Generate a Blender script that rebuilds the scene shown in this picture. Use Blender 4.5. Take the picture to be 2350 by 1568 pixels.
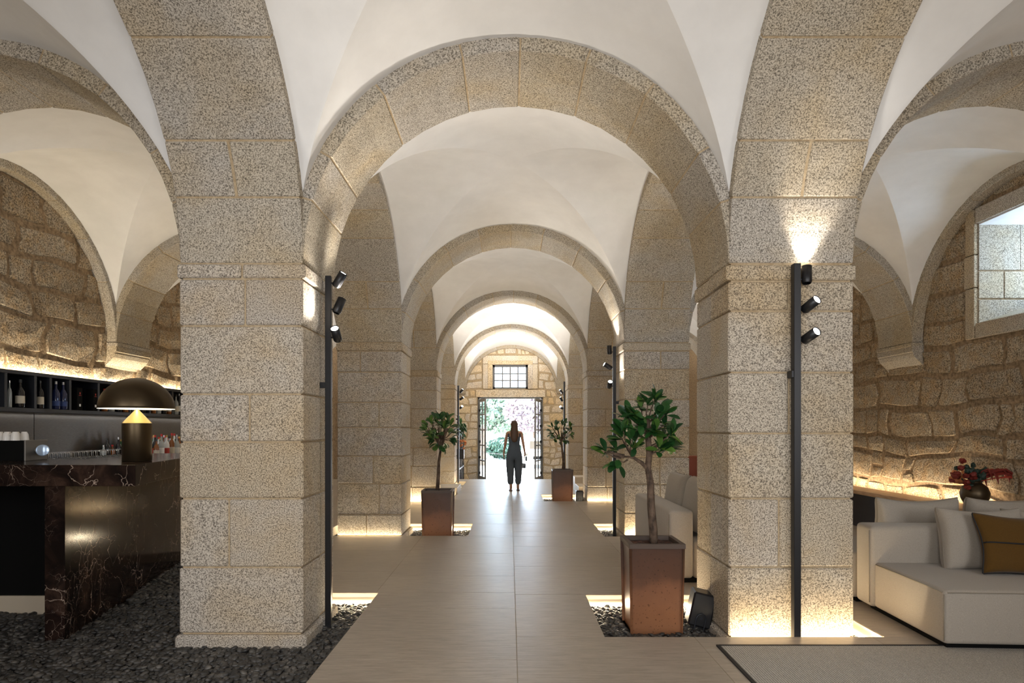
import bpy, bmesh, math, random
from math import sin, cos, pi, sqrt, atan2, radians as R
from mathutils import Vector, Matrix
for o in list(bpy.data.objects): bpy.data.objects.remove(o, do_unlink=True)
S = bpy.context.scene
COL = S.collection
rnd = random.Random(7)

# ------------------------------------------------------------------ camera
F = 1410.0; VX, VY, EYE = 1170.0, 985.0, 1.45
cd = bpy.data.cameras.new('camera'); cam = bpy.data.objects.new('camera', cd); COL.objects.link(cam)
cam.location = (0, 0, EYE); cam.rotation_euler = (R(90), 0, 0)
cd.sensor_width = 36; cd.lens = F/2350*36
cd.shift_x = (1175-VX)/2350; cd.shift_y = (VY-784)/2350
cd.clip_start = .05; cd.clip_end = 300
S.camera = cam
def P(px, py, Y): return Vector(((px-VX)*Y/F, Y, EYE+(VY-py)*Y/F))

# ------------------------------------------------------------------ world, sun, exposure
w = bpy.data.worlds.new('world'); S.world = w; w.use_nodes = True
bg = w.node_tree.nodes['Background']; bg.inputs[0].default_value = (.62, .80, 1, 1); bg.inputs[1].default_value = 13.0
sd = bpy.data.lights.new('sun', 'SUN'); sd.energy = 52; sd.angle = R(1); sd.color = (1, .95, .88)
sun = bpy.data.objects.new('sun', sd); COL.objects.link(sun)
sun.rotation_euler = Vector((.5, -.25, -1)).to_track_quat('-Z', 'Y').to_euler()
vs = S.view_settings; vs.view_transform = 'Standard'; vs.look = 'None'; vs.gamma = 1; vs.use_curve_mapping = False
vs.exposure = 0.32
def area(name, loc, direction, sx, sy, energy, color=(1, 1, 1), up='Y'):
    l = bpy.data.lights.new(name, 'AREA'); l.shape = 'RECTANGLE'; l.size = sx; l.size_y = sy; l.energy = energy; l.color = color
    o = bpy.data.objects.new(name, l); COL.objects.link(o); o.location = loc
    o.rotation_euler = Vector(direction).to_track_quat('-Z', up).to_euler(); return o
WARM = (1, .80, .55); NEUT = (1, .93, .84); DAY = (.74, .87, 1)
# added soft fill panels before the solid back wall, behind the camera
area('rear_fill', (0.05, -2.7, 2.3), (0, 1, .04), 2.6, 2.6, 190, (.97, .98, 1))
area('rear_fill', (-3.86, -2.7, 2.3), (0, 1, .04), 2.2, 2.4, 105, (.97, .98, 1))
area('rear_fill', (3.97, -2.7, 2.3), (0, 1, .04), 2.2, 2.4, 105, (.97, .98, 1))

# ------------------------------------------------------------------ node materials
MT = {}
def newmat(name, base=(.8, .8, .8), rough=.5, metal=0, emit=None, es=1, spec=None, trans=0):
    m = bpy.data.materials.new(name); m.use_nodes = True
    b = m.node_tree.nodes['Principled BSDF']
    b.inputs['Base Color'].default_value = (*base, 1); b.inputs['Roughness'].default_value = rough; b.inputs['Metallic'].default_value = metal
    if emit: b.inputs['Emission Color'].default_value = (*emit, 1); b.inputs['Emission Strength'].default_value = es
    if spec is not None: b.inputs['Specular IOR Level'].default_value = spec
    if trans: b.inputs['Transmission Weight'].default_value = trans
    MT[name] = m; return m
class NT:
    def __init__(s, m): s.t = m.node_tree; s.b = s.t.nodes['Principled BSDF']
    def n(s, k, **kw):
        x = s.t.nodes.new(k)
        for a, v in kw.items(): setattr(x, a, v)
        return x
    def l(s, a, b): s.t.links.new(a, b)
    def pos(s, scale=(1, 1, 1), obj=False):
        g = s.n('ShaderNodeTexCoord').outputs['Object'] if obj else s.n('ShaderNodeNewGeometry').outputs['Position']
        mp = s.n('ShaderNodeMapping'); mp.inputs['Scale'].default_value = scale; s.l(g, mp.inputs['Vector']); return mp.outputs[0]
    def noise(s, vec, sc, det=2, rough=.5, dist=0):
        x = s.n('ShaderNodeTexNoise'); x.inputs['Scale'].default_value = sc; x.inputs['Detail'].default_value = det
        x.inputs['Roughness'].default_value = rough; x.inputs['Distortion'].default_value = dist; s.l(vec, x.inputs['Vector']); return x.outputs['Fac']
    def ramp(s, fac, stops):
        r = s.n('ShaderNodeValToRGB'); e = r.color_ramp.elements
        while len(e) < len(stops): e.new(.5)
        for i, (p, c) in enumerate(stops): e[i].position = p; e[i].color = (*c, 1) if len(c) == 3 else c
        s.l(fac, r.inputs[0]); return r.outputs[0]
    def mix(s, a, b, fac=.5, mode='MIX'):
        x = s.n('ShaderNodeMix', data_type='RGBA', blend_type=mode)
        for v, i in ((fac, 0), (a, 6), (b, 7)):
            if hasattr(v, 'links'): s.l(v, x.inputs[i])
            else: x.inputs[i].default_value = v if i == 0 else (*v, 1)
        return x.outputs[2]
    def bump(s, h, strength=.3, dist=.01, prev=None):
        x = s.n('ShaderNodeBump'); x.inputs['Strength'].default_value = strength; x.inputs['Distance'].default_value = dist
        s.l(h, x.inputs['Height'])
        if prev: s.l(prev, x.inputs['Normal'])
        s.l(x.outputs[0], s.b.inputs['Normal']); return x.outputs[0]
    def col(s, c): s.l(c, s.b.inputs['Base Color'])
    def rand(s): return s.n('ShaderNodeObjectInfo').outputs['Random']

def granite(name, lo, mid, hi, warm, sc=75, tint=.14, bmp=.25, warmamt=(.42, .68)):
    m = newmat(name, rough=.85, spec=.25); t = NT(m); p = t.pos()
    a = t.noise(p, sc, 2.5, .6)
    c = t.ramp(a, [(.36, lo), (.47, mid), (.60, hi)])
    st = t.ramp(t.noise(p, 1.7, 3, .6, .4), [(warmamt[0], (1, 1, 1)), (warmamt[1], warm)])
    c = t.mix(c, st, 1, 'MULTIPLY')
    rn = t.ramp(t.rand(), [(0, (1-tint*.5, 1-tint*1.4, 1-tint*3.0)), (.35, (1, .96, .88)), (.65, (1, .985, .97)), (1, (1-tint*.9, 1-tint, 1-tint))])
    c = t.mix(c, rn, 1, 'MULTIPLY'); t.col(c)
    t.bump(a, bmp, .006); return m
GR = granite('granite_block', (.125, .11, .095), (.355, .32, .275), (.57, .525, .46), (1, .90, .74), sc=115, tint=.08)
GRS = granite('granite_arch', (.12, .108, .092), (.335, .305, .26), (.53, .49, .43), (1, .92, .78), sc=115, tint=.06)
def rubble():
    m = newmat('rubble_stone', rough=.9, spec=.2); t = NT(m); p = t.pos()
    a = t.noise(p, 60, 3, .65); b = t.noise(p, 9, 4, .6, .3)
    c = t.ramp(a, [(.36, (.11, .095, .075)), (.48, (.30, .255, .195)), (.62, (.50, .435, .345))])
    st = t.ramp(b, [(.42, (1, .98, .94)), (.66, (1, .84, .64))]); c = t.mix(c, st, 1, 'MULTIPLY')
    rn = t.ramp(t.rand(), [(0, (.80, .78, .75)), (.5, (1, .97, .93)), (1, (1, 1, 1))]); c = t.mix(c, rn, 1, 'MULTIPLY'); t.col(c)
    bb = t.bump(b, .55, .05); t.bump(a, .45, .012, bb); return m
RUB = rubble()
def simple_noise(name, c1, c2, sc, rough=.8, bmp=.2, bd=.004, det=3, scale=(1, 1, 1), spec=None, lo=.35, hi=.65, metal=0, obj=False):
    m = newmat(name, rough=rough, spec=spec, metal=metal); t = NT(m); a = t.noise(t.pos(scale, obj), sc, det, .6)
    t.col(t.ramp(a, [(lo, c1), (hi, c2)]))
    if bmp: t.bump(a, bmp, bd)
    return m
MORT = simple_noise('mortar', (.34, .25, .145), (.46, .36, .23), 30, .9, .3, .006)
MORTD = simple_noise('rubble_mortar', (.15, .10, .055), (.34, .24, .14), 22, .95, .6, .02)
PLAS = simple_noise('white_plaster', (.70, .69, .675), (.75, .74, .725), 3.5, .9, .05, .003, 5, spec=.1)
ENDS = granite('pale_granite', (.38, .33, .27), (.62, .56, .47), (.78, .72, .63), (1, .90, .74), sc=45, bmp=.4)  # pale stone lightened further, bloom by the door put into the colour
def tiles():
    m = newmat('floor_tile', rough=.36, spec=.5); t = NT(m)
    a = t.noise(t.pos((2.2, 16, 1)), 2.2, 6, .7, .25); b = t.noise(t.pos(), 1.4, 3); f = t.noise(t.pos((6, 60, 1)), 6, 4, .7)
    c = t.ramp(a, [(.33, (.34, .29, .235)), (.5, (.44, .385, .32)), (.68, (.52, .465, .395))])
    c = t.mix(c, t.ramp(b, [(.35, (.9, .89, .88)), (.65, (1.0, .99, .97))]), 1, 'MULTIPLY')
    c = t.mix(c, t.ramp(f, [(.4, (.9, .9, .9)), (.6, (1.0, 1.0, 1.0))]), .8, 'MULTIPLY')
    rn = t.ramp(t.rand(), [(0, (.93, .93, .93)), (1, (1, 1, 1))]); c = t.mix(c, rn, 1, 'MULTIPLY'); t.col(c)
    t.l(t.ramp(a, [(.3, (.28, .28, .28)), (.7, (.42, .42, .42))]), t.b.inputs['Roughness'])
    t.bump(f, .08, .002); return m
TILE = tiles()
GROUT = newmat('grout', (.34, .29, .21), .9)
def marble():
    m = newmat('brown_marble', rough=.14, spec=.14); t = NT(m); p = t.pos()
    nz = t.n('ShaderNodeTexNoise'); nz.inputs['Scale'].default_value = 2.6; nz.inputs['Detail'].default_value = 5; t.l(p, nz.inputs['Vector'])
    va = t.n('ShaderNodeVectorMath', operation='SCALE'); va.inputs['Scale'].default_value = .75; t.l(nz.outputs['Color'], va.inputs[0])
    ad = t.n('ShaderNodeVectorMath', operation='ADD'); t.l(p, ad.inputs[0]); t.l(va.outputs[0], ad.inputs[1])
    v = t.n('ShaderNodeTexVoronoi', feature='DISTANCE_TO_EDGE'); v.inputs['Scale'].default_value = 3.4; t.l(ad.outputs[0], v.inputs['Vector'])
    v2 = t.n('ShaderNodeTexVoronoi', feature='DISTANCE_TO_EDGE'); v2.inputs['Scale'].default_value = 9; t.l(ad.outputs[0], v2.inputs['Vector'])
    base = t.ramp(t.noise(p, 4.5, 5, .65, .6), [(.38, (.006, .004, .004)), (.52, (.018, .010, .008)), (.68, (.055, .032, .023))])
    msk = t.ramp(t.noise(p, 2.3, 2), [(.47, (0, 0, 0)), (.62, (1, 1, 1))])
    l1 = t.ramp(v.outputs['Distance'], [(0, (1, 1, 1)), (.012, (0, 0, 0))])
    l2 = t.ramp(v2.outputs['Distance'], [(0, (.7, .7, .7)), (.014, (0, 0, 0))])
    l2 = t.mix(l2, msk, 1, 'MULTIPLY'); l1 = t.mix(l1, t.ramp(t.noise(p, 3.1, 2), [(.42, (0, 0, 0)), (.55, (1, 1, 1))]), 1, 'MULTIPLY')
    f = t.mix(l1, l2, 1, 'ADD'); t.col(t.mix(base, (.40, .31, .25), f)); return m
MARB = marble()
PEB = None
def pebm():
    m = newmat('dark_pebble', rough=.5, spec=.5); t = NT(m)
    a = t.noise(t.pos(), 14, 2); r = t.ramp(t.rand(), [(0, (.7, .7, .7)), (1, (1.2, 1.2, 1.2))])
    t.col(t.mix(t.ramp(a, [(.35, (.030, .029, .028)), (.55, (.07, .066, .061)), (.72, (.16, .148, .133))]), r, 1, 'MULTIPLY')); return m
PEB = pebm()
EARTH = newmat('dark_bed', (.015, .014, .013), .95)
BLK = newmat('black_metal', (.014, .014, .016), .38, .3)
BLKS = newmat('shelf_black', (.016, .018, .024), .42, .2)
VOID = newmat('matt_black', (.006, .006, .006), .9, spec=.08)
STEEL = simple_noise('brushed_steel', (.11, .107, .105), (.15, .147, .145), 20, .3, 0, metal=1, scale=(1, 1, 20))
CHROME = newmat('chrome', (.75, .74, .72), .08, 1)
BRZ = newmat('dark_bronze', (.085, .062, .036), .40, .85)
GOLD = newmat('gold', (.62, .47, .20), .35, .9)
WHT = newmat('white_inside', (.9, .86, .78), .6)
LED = newmat('led_strip', (1, 1, 1), .5, emit=(1, .80, .52), es=20)
LEDW = newmat('lamp_disc', (1, 1, 1), .5, emit=(1, .93, .80), es=40)
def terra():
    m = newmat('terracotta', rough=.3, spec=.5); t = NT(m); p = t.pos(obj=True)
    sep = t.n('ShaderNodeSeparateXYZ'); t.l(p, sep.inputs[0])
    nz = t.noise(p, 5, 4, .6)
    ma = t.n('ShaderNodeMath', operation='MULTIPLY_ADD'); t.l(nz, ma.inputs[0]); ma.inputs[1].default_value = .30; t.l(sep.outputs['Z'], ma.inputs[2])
    c = t.ramp(ma.outputs[0], [(.25, (.27, .12, .058)), (.48, (.20, .085, .042)), (.60, (.095, .042, .023)), (.9, (.06, .028, .017))])  # dark upper band; lit lower half painted into the gradient
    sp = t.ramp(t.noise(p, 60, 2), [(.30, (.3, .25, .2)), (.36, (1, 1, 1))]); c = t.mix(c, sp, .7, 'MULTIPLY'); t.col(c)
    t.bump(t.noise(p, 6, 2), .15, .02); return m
TERRA = terra()
RIM = newmat('pot_rim', (.07, .045, .032), .5)
SOIL = simple_noise('soil', (.02, .012, .008), (.12, .05, .03), 60, .9, .8, .02)
def leafm(name, c1, c2, c3):
    m = newmat(name, rough=.32, spec=.45); t = NT(m)
    t.col(t.ramp(t.rand(), [(0, c1), (.6, c2), (1, c3)])); return m
LEAF = leafm('fig_leaf', (.010, .045, .013), (.022, .085, .018), (.10, .19, .03))
BARK = simple_noise('bark', (.045, .028, .018), (.15, .10, .068), 28, .85, .5, .01, scale=(1, 1, .5))
def fabric(name, c, c2=None, sc=260):
    m = newmat(name, c, .9, spec=.15); t = NT(m)
    a = t.noise(t.pos((1, 1, 1)), sc, 2, .7)
    c2 = c2 or tuple(x*.8 for x in c); t.col(t.ramp(a, [(.35, c2), (.6, c)])); t.bump(a, .25, .002)
    b = t.noise(t.pos(), 5, 2)
    m.node_tree.nodes['Principled BSDF'].inputs['Sheen Weight'].default_value = .15; return m
LIN = fabric('beige_linen', (.38, .34, .29))
MUST = fabric('mustard_linen', (.105, .053, .010))
PIPE = newmat('black_piping', (.01, .01, .012), .7)
def rugm():
    m = newmat('rug_weave', rough=.95, spec=.1); t = NT(m)
    v = t.n('ShaderNodeTexWave'); v.inputs['Scale'].default_value = 60; v.inputs['Distortion'].default_value = .6; t.l(t.pos((.35, 1, 1)), v.inputs['Vector'])
    a = t.noise(t.pos(), 180, 2)
    c = t.mix(t.ramp(v.outputs['Fac'], [(.2, (.34, .315, .28)), (.7, (.58, .545, .49))]), t.ramp(a, [(.4, (.7, .7, .7)), (.6, (1, 1, 1))]), 1, 'MULTIPLY')
    t.col(c); t.bump(v.outputs['Fac'], .4, .004); return m
RUG = rugm()
GLASS = newmat('glass', (1, 1, 1), .02, trans=1)
PANE = newmat('window_pane', (.95, .98, 1), .0, trans=1); PANE.node_tree.nodes['Principled BSDF'].inputs['IOR'].default_value = 1.02
FRAME = newmat('grey_frame', (.20, .205, .21), .5)
CERAM = newmat('white_ceramic', (.8, .78, .75), .25)
WOOD = simple_noise('oak', (.38, .23, .12), (.55, .36, .2), 6, .45, .05, scale=(8, 1, 8))
NAVY = newmat('dark_navy', (.012, .015, .025), .5)
SKIRT = newmat('skirting_stone', (.50, .43, .33), .5)
SKIN = newmat('skin', (.42, .23, .15), .5)
CLOTH = newmat('dark_cloth', (.07, .095, .13), .85)
HAIR = newmat('brown_hair', (.07, .035, .018), .45)
SHOE = newmat('sandal', (.12, .07, .05), .5)
RED = newmat('red_flower', (.17, .014, .006), .7); ORNG = newmat('orange_flower', (.55, .20, .07), .7)
REDB = newmat('bright_red_flower', (.33, .03, .012), .7)
DKG = newmat('dark_foliage', (.012, .03, .02), .6)

# ------------------------------------------------------------------ object helpers
def tag(o, label=None, cat=None, group=None, kind=None):
    if label: o['label'] = label
    if cat: o['category'] = cat
    if group: o['group'] = group
    if kind: o['kind'] = kind
    return o
def E(name, label=None, cat=None, loc=(0, 0, 0), rz=0, group=None, kind=None):
    o = bpy.data.objects.new(name, None); COL.objects.link(o); o.location = loc; o.rotation_euler = (0, 0, rz); o.empty_display_size = .1
    return tag(o, label, cat, group, kind)
def link(name, me, parent=None, loc=None):
    o = bpy.data.objects.new(name, me); COL.objects.link(o)
    if parent: o.parent = parent
    if loc is not None: o.location = loc
    return o
def mk(name, vf, mat, parent=None, smooth=False, loc=None):
    v, f = vf; me = bpy.data.meshes.new(name); me.from_pydata([tuple(x) for x in v], [], f); me.materials.append(mat)
    if smooth: me.polygons.foreach_set('use_smooth', [True]*len(me.polygons))
    me.update(); return link(name, me, parent, loc)
def world(o, root):      # geometry given in world coordinates, parented to an unrotated thing
    o.parent = root; o.location = -Vector(root.location); return o
def copy_tree(o, parent=None):
    c = o.copy(); COL.objects.link(c); c.parent = parent
    for ch in list(o.children): copy_tree(ch, c)
    return c
def merge(*vfs):
    V = []; Fc = []
    for v, f in vfs:
        n = len(V); V += list(v); Fc += [tuple(i+n for i in q) for q in f]
    return V, Fc
def tf(vf, M): return [M @ Vector(x) for x in vf[0]], vf[1]
def fixn(v, f, c):
    out = []
    for q in f:
        a, b, d = Vector(v[q[0]]), Vector(v[q[1]]), Vector(v[q[2]])
        n = (b-a).cross(d-b); m = sum((Vector(v[i]) for i in q), Vector())/len(q)
        out.append(q if n.dot(m-c) >= 0 else tuple(reversed(q)))
    return out
def cbox(x0, x1, y0, y1, z0, z1, b=.005):
    """chamfered box"""
    b = min(b, (x1-x0)*.45, (y1-y0)*.45, (z1-z0)*.45)
    lo = (x0, y0, z0); hi = (x1, y1, z1); V = []; idx = {}
    for sx in (0, 1):
        for sy in (0, 1):
            for sz in (0, 1):
                s = (sx, sy, sz)
                for a in range(3):
                    p = [0, 0, 0]
                    for k in range(3):
                        d = 0 if k == a else b
                        p[k] = hi[k]-d if s[k] else lo[k]+d
                    idx[(s, a)] = len(V); V.append(tuple(p))
    Fc = []
    for a in range(3):
        o1, o2 = [k for k in range(3) if k != a]
        for s in (0, 1):
            q = []
            for (u, v) in ((0, 0), (1, 0), (1, 1), (0, 1)):
                t = [0, 0, 0]; t[a] = s; t[o1] = u; t[o2] = v; q.append(idx[(tuple(t), a)])
            Fc.append(tuple(q))
    for c in range(3):
        a, bb = [k for k in range(3) if k != c]
        for sa in (0, 1):
            for sb in (0, 1):
                t0 = [0, 0, 0]; t0[a] = sa; t0[bb] = sb; t1 = list(t0); t1[c] = 1; t0 = tuple(t0); t1 = tuple(t1)
                Fc.append((idx[(t0, a)], idx[(t1, a)], idx[(t1, bb)], idx[(t0, bb)]))
    for s in set(k[0] for k in idx): Fc.append(tuple(idx[(s, a)] for a in range(3)))
    return V, fixn(V, Fc, Vector(((x0+x1)/2, (y0+y1)/2, (z0+z1)/2)))
def box(x0, x1, y0, y1, z0, z1):
    V = [(x, y, z) for x in (x0, x1) for y in (y0, y1) for z in (z0, z1)]
    return V, [(0, 1, 3, 2), (4, 6, 7, 5), (0, 4, 5, 1), (2, 3, 7, 6), (0, 2, 6, 4), (1, 5, 7, 3)]
def lathe(pr, n=24, cap=True):
    V = []; Fc = []
    for r, z in pr:
        for k in range(n): a = 2*pi*k/n; V.append((r*cos(a), r*sin(a), z))
    for i in range(len(pr)-1):
        for k in range(n): k2 = (k+1) % n; Fc.append((i*n+k, i*n+k2, (i+1)*n+k2, (i+1)*n+k))
    if cap: Fc.append(tuple(reversed(range(n)))); Fc.append(tuple(range((len(pr)-1)*n, len(pr)*n)))
    return V, Fc
def tube(pts, rad, n=8, cap=True):
    pts = [Vector(p) for p in pts]; rad = rad if hasattr(rad, '__len__') else [rad]*len(pts); V = []; Fc = []; u = None
    for i, p in enumerate(pts):
        d = (pts[min(i+1, len(pts)-1)]-pts[max(i-1, 0)]).normalized()
        if u is None: u = d.orthogonal().normalized()
        u = (u-d*u.dot(d)); u = u.normalized() if u.length > 1e-6 else d.orthogonal().normalized()
        v = d.cross(u)
        for k in range(n): a = 2*pi*k/n; V.append(p+u*(rad[i]*cos(a))+v*(rad[i]*sin(a)))
    for i in range(len(pts)-1):
        for k in range(n): k2 = (k+1) % n; Fc.append((i*n+k, i*n+k2, (i+1)*n+k2, (i+1)*n+k))
    if cap: Fc.append(tuple(reversed(range(n)))); Fc.append(tuple(range((len(pts)-1)*n, len(pts)*n)))
    return V, Fc
def ico(sub=1, seed=0, jit=.12, sc=(1, .75, .45)):
    bm = bmesh.new(); bmesh.ops.create_icosphere(bm, subdivisions=sub, radius=1); r = random.Random(seed)
    for v in bm.verts: v.co *= 1+r.uniform(-jit, jit); v.co = Vector((v.co.x*sc[0], v.co.y*sc[1], v.co.z*sc[2]))
    bm.verts.index_update(); V = [v.co.copy() for v in bm.verts]; Fc = [tuple(v.index for v in f.verts) for f in bm.faces]; bm.free(); return V, Fc

# ------------------------------------------------------------------ plan of the hall
XL0, XL1 = -2.350, -1.475      # left row of piers
XR0, XR1 = 1.562, 2.447        # right row of piers
T = .770; B = 4.003; Y1 = 4.378
ROWS = [Y1+B*k for k in (-1, 0, 1, 2, 3)]
WLX, WRX = -5.37, 5.49         # faces of wall ribs
WL, WR = -5.52, 5.64           # faces of the side walls
ZS = 2.63                      # springing
YEND = Y1+B*4+.02; YBK = -2.85
RN = (XR0-XL1)/2; CN = (XR0+XL1)/2
CLf = (WLX+XL0)/2; RLf = (XL0-WLX)/2; CRt = (WRX+XR1)/2; RRt = (WRX-XR1)/2
LA = (B-T)/2                   # radius of lengthwise arches
GD = -.11                      # gravel level

def sweep(prof, angs, fn, close=True):
    """prof: list of (d, r); fn(ang, d, r) -> point; capped solid"""
    V = []; Fc = []; n = len(prof[0])
    for i, a in enumerate(angs):
        for (d, r) in prof[i]: V.append(fn(a, d, r))
    for i in range(len(angs)-1):
        for k in range(n): k2 = (k+1) % n; Fc.append((i*n+k, i*n+k2, (i+1)*n+k2, (i+1)*n+k))
    Fc.append(tuple(range(n))); Fc.append(tuple(range((len(angs)-1)*n, len(angs)*n)))
    return V, Fc
def recalc(me):
    bm = bmesh.new(); bm.from_mesh(me); bmesh.ops.recalc_face_normals(bm, faces=bm.faces[:]); bm.to_mesh(me); bm.free()
def voussoir(a0, a1, d0, d1, r0, r1, fn, b=.006, wob=0):
    n = max(2, int((a1-a0)/.11)); e = b/r0
    full = lambda o: [(d0+o, r0+b), (d0+b, r0+o), (d1-b, r0+o), (d1-o, r0+b), (d1-o, r1-b), (d1-b, r1-o), (d0+b, r1-o), (d0+o, r1-b)]
    ins = [(d0+b, r0+b)]*2+[(d1-b, r0+b)]*2+[(d1-b, r1-b)]*2+[(d0+b, r1-b)]*2
    ins = [(d0+b, r0+b*1.01), (d0+b*1.01, r0+b), (d1-b*1.01, r0+b), (d1-b, r0+b*1.01), (d1-b, r1-b*1.01), (d1-b*1.01, r1-b), (d0+b*1.01, r1-b), (d0+b, r1-b*1.01)]
    angs = [a0]+[a0+e+(a1-a0-2*e)*k/n for k in range(n+1)]+[a1]
    prof = [ins]+[full(0)]*(n+1)+[ins]
    return sweep(prof, angs, fn)
ARCHDATA = {}
def make_arch(root, key, joints, depth, r0, thick, fn, mat=GRS, gap=.012, split=None):
    """fills an arch thing with voussoirs on a mortar bed; meshes shared by key"""
    if key not in ARCHDATA:
        L = []; js = sorted(joints)
        for k in range(len(js)-1):
            g = gap/r0/2
            ds = [(0, depth)]
            if split and k in split: ds = [(0, split[k]-gap*.8), (split[k]+gap*.8, depth)]
            for d0, d1 in ds:
                me = bpy.data.meshes.new('voussoir'); v, f = voussoir(js[k]+g, js[k+1]-g, d0, d1, r0, r0+thick, fn)
                me.from_pydata([tuple(x) for x in v], [], f); me.materials.append(mat); recalc(me); L.append(('voussoir', me))
        angs = [js[0]+(js[-1]-js[0])*k/36 for k in range(37)]; i = .007
        v, f = sweep([[(i, r0+i), (depth-i, r0+i), (depth-i, r0+thick-i), (i, r0+thick-i)]]*37, angs, fn)
        me = bpy.data.meshes.new('mortar_bed'); me.from_pydata([tuple(x) for x in v], [], f); me.materials.append(MORT); recalc(me)
        L.append(('mortar_bed', me)); ARCHDATA[key] = L
    for nm, me in ARCHDATA[key]: link(nm, me, root)
fnT = lambda a, d, r: (r*sin(a), d, r*cos(a))     # spans in X, depth in Y
fnL = lambda a, d, r: (d, r*sin(a), r*cos(a))     # spans in Y, depth in X
JT = [-pi/2, -1.27, -1.05, -.663, -.252, .02, .335, .655, 1.026, 1.28, pi/2]
JT2 = [-pi/2, -1.3, -1.0, -.62, -.3, -.02, .27, .62, .98, 1.29, pi/2]
JLn = [-pi/2, -1.2, -.9, -.55, -.2, .12, .43, .696, 1.066, 1.29, pi/2]
NAMES = ['behind the camera', 'nearest', 'second', 'third', 'fourth and farthest']
for k, y in enumerate(ROWS):
    for side, cx, r in (('central', CN, RN), ('left', CLf, RLf), ('right', CRt, RRt)):
        lab = {'central': 'round granite arch over the central walkway, %s from the camera' % NAMES[k],
               'left': 'round granite arch across the left aisle, %s from the camera' % NAMES[k],
               'right': 'round granite arch across the right aisle, %s from the camera' % NAMES[k]}[side]
        if k == 0: continue
        a = E('stone_arch', lab, 'arch', (cx, y, ZS), group='granite arches across the aisles')
        make_arch(a, ('T', round(r, 3), k % 2), JT if k % 2 else JT2, T, r, .27, fnT)
for k in range(len(ROWS)):
    yc = ROWS[k]+T+LA
    if k == 4: continue
    for side, x0, x1 in (('left', XL0, XL1), ('right', XR0, XR1)):
        a = E('stone_arch', 'broad lengthwise granite arch joining %s piers, %s' % (side, ['overhead at the photo\'s top corner', 'behind the nearest pier', 'behind the second pier', 'behind the third pier'][k]),
              'arch', (x0, yc, ZS), group='lengthwise granite arches')
        make_arch(a, ('L', side), JLn, x1-x0, LA, .27, fnL, split={8: .43 if side == 'left' else .49, 3: .5})
a = None
# wall ribs
for side, x0 in (('left', WL), ('right', WRX)):
    for k in range(0, 4):
        a = E('wall_rib', 'thin granite wall arch against the %s wall, bay %s' % (side, ['beside the camera', 'just past the nearest pier', 'past the second pier', 'past the third pier'][k]), 'arch', (x0, ROWS[k]+T+LA, ZS), group='wall ribs')
        make_arch(a, ('W', side), [-pi/2, -1.1, -.75, -.4, -.05, .33, .7, 1.07, pi/2], .15, LA, .2, fnL, gap=.008)
for cx, r, lab in ((CN, RN, 'framing the end wall over the open door'), (CLf, RLf, 'at the far end of the left aisle'), (CRt, RRt, 'at the far end of the right aisle')):
    a = E('wall_rib', 'thin granite wall arch %s' % lab, 'arch', (cx, YEND, ZS), group='wall ribs')
    make_arch(a, ('WE', round(r, 3)), [-pi/2, -1.1, -.7, -.3, .1, .5, .9, 1.25, pi/2], .2, r, .2, fnT, gap=.01)

# ------------------------------------------------------------------ vaults
def vault(cx, cy, hx, hy, n=26):
    """groin vault; hx, hy half opening"""
    ax, ay = hx+.08, hy+.08; ux, uy = (hx+.02)/ax, (hy+.02)/ay
    V = []; Fc = []
    def z(u, v):
        m2 = max(u*u, v*v); c = .12+.05*((v*v-u*u)/(u*u+v*v+1e-9))
        return (1.77-c*m2)*sqrt(max(0, 1-min(u*u, v*v)))
    for q in range(4):
        base = len(V)
        for i in range(n+1):
            p = i/n
            for j in range(n+1):
                s = sin((j/n*2-1)*pi/2)*p
                a, b = (s, p) if q in (0, 2) else (p, s)
                if q == 2: b = -b
                if q == 3: a = -a
                u, v = a*ux, b*uy; V.append((cx+u*ax, cy+v*ay, ZS+z(u, v)))
        for i in range(n):
            for j in range(n):
                A = base+i*(n+1)+j
                Fc.append((A, A+1, A+n+2, A+n+1) if i else (A, A+n+2, A+n+1))
    return V, Fc
ceil = E('ceiling', kind='structure')
for cx, hx in ((CLf, RLf), (CN, RN), (CRt, RRt)):
    for k in range(-1, 5):
        y0 = ROWS[k]+T if k >= 0 else YBK
        y1 = ROWS[k+1] if k < 4 else YEND
        if k == -1: y1 = ROWS[0]
        mk('vault', vault(cx, (y0+y1)/2, hx, (y1-y0)/2), PLAS, ceil, True)
# rearmost transverse arch and pier pair stand beside / behind the lens: plain
for cx, r in ((CLf, RLf), (CN, RN), (CRt, RRt)):
    mk('arch_band', sweep([[(0, r), (T, r), (T, r+.3), (0, r+.3)]]*37, [-pi/2+pi*i/36 for i in range(37)], lambda a, d, rr, cx=cx: (cx+rr*sin(a), ROWS[0]+d, ZS+rr*cos(a))), GRS, ceil)
for x0, x1 in ((XL0, XL1), (XR0, XR1)):
    hy = (ROWS[0]-YBK)/2
    mk('arch_band', sweep([[(x0, hy), (x1, hy), (x1, hy+.3), (x0, hy+.3)]]*37, [-pi/2+pi*i/36 for i in range(37)], lambda a, d, rr: (d, (ROWS[0]+YBK)/2+rr*sin(a), ZS+rr*cos(a))), GRS, ceil)
    hy2 = (YEND-ROWS[4]-T)/2
    mk('arch_band', sweep([[(x0, hy2), (x1, hy2), (x1, hy2+.3), (x0, hy2+.3)]]*37, [-pi/2+pi*i/36 for i in range(37)], lambda a, d, rr: (d, (YEND+ROWS[4]+T)/2+rr*sin(a), ZS+rr*cos(a))), GRS, ceil)

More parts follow.
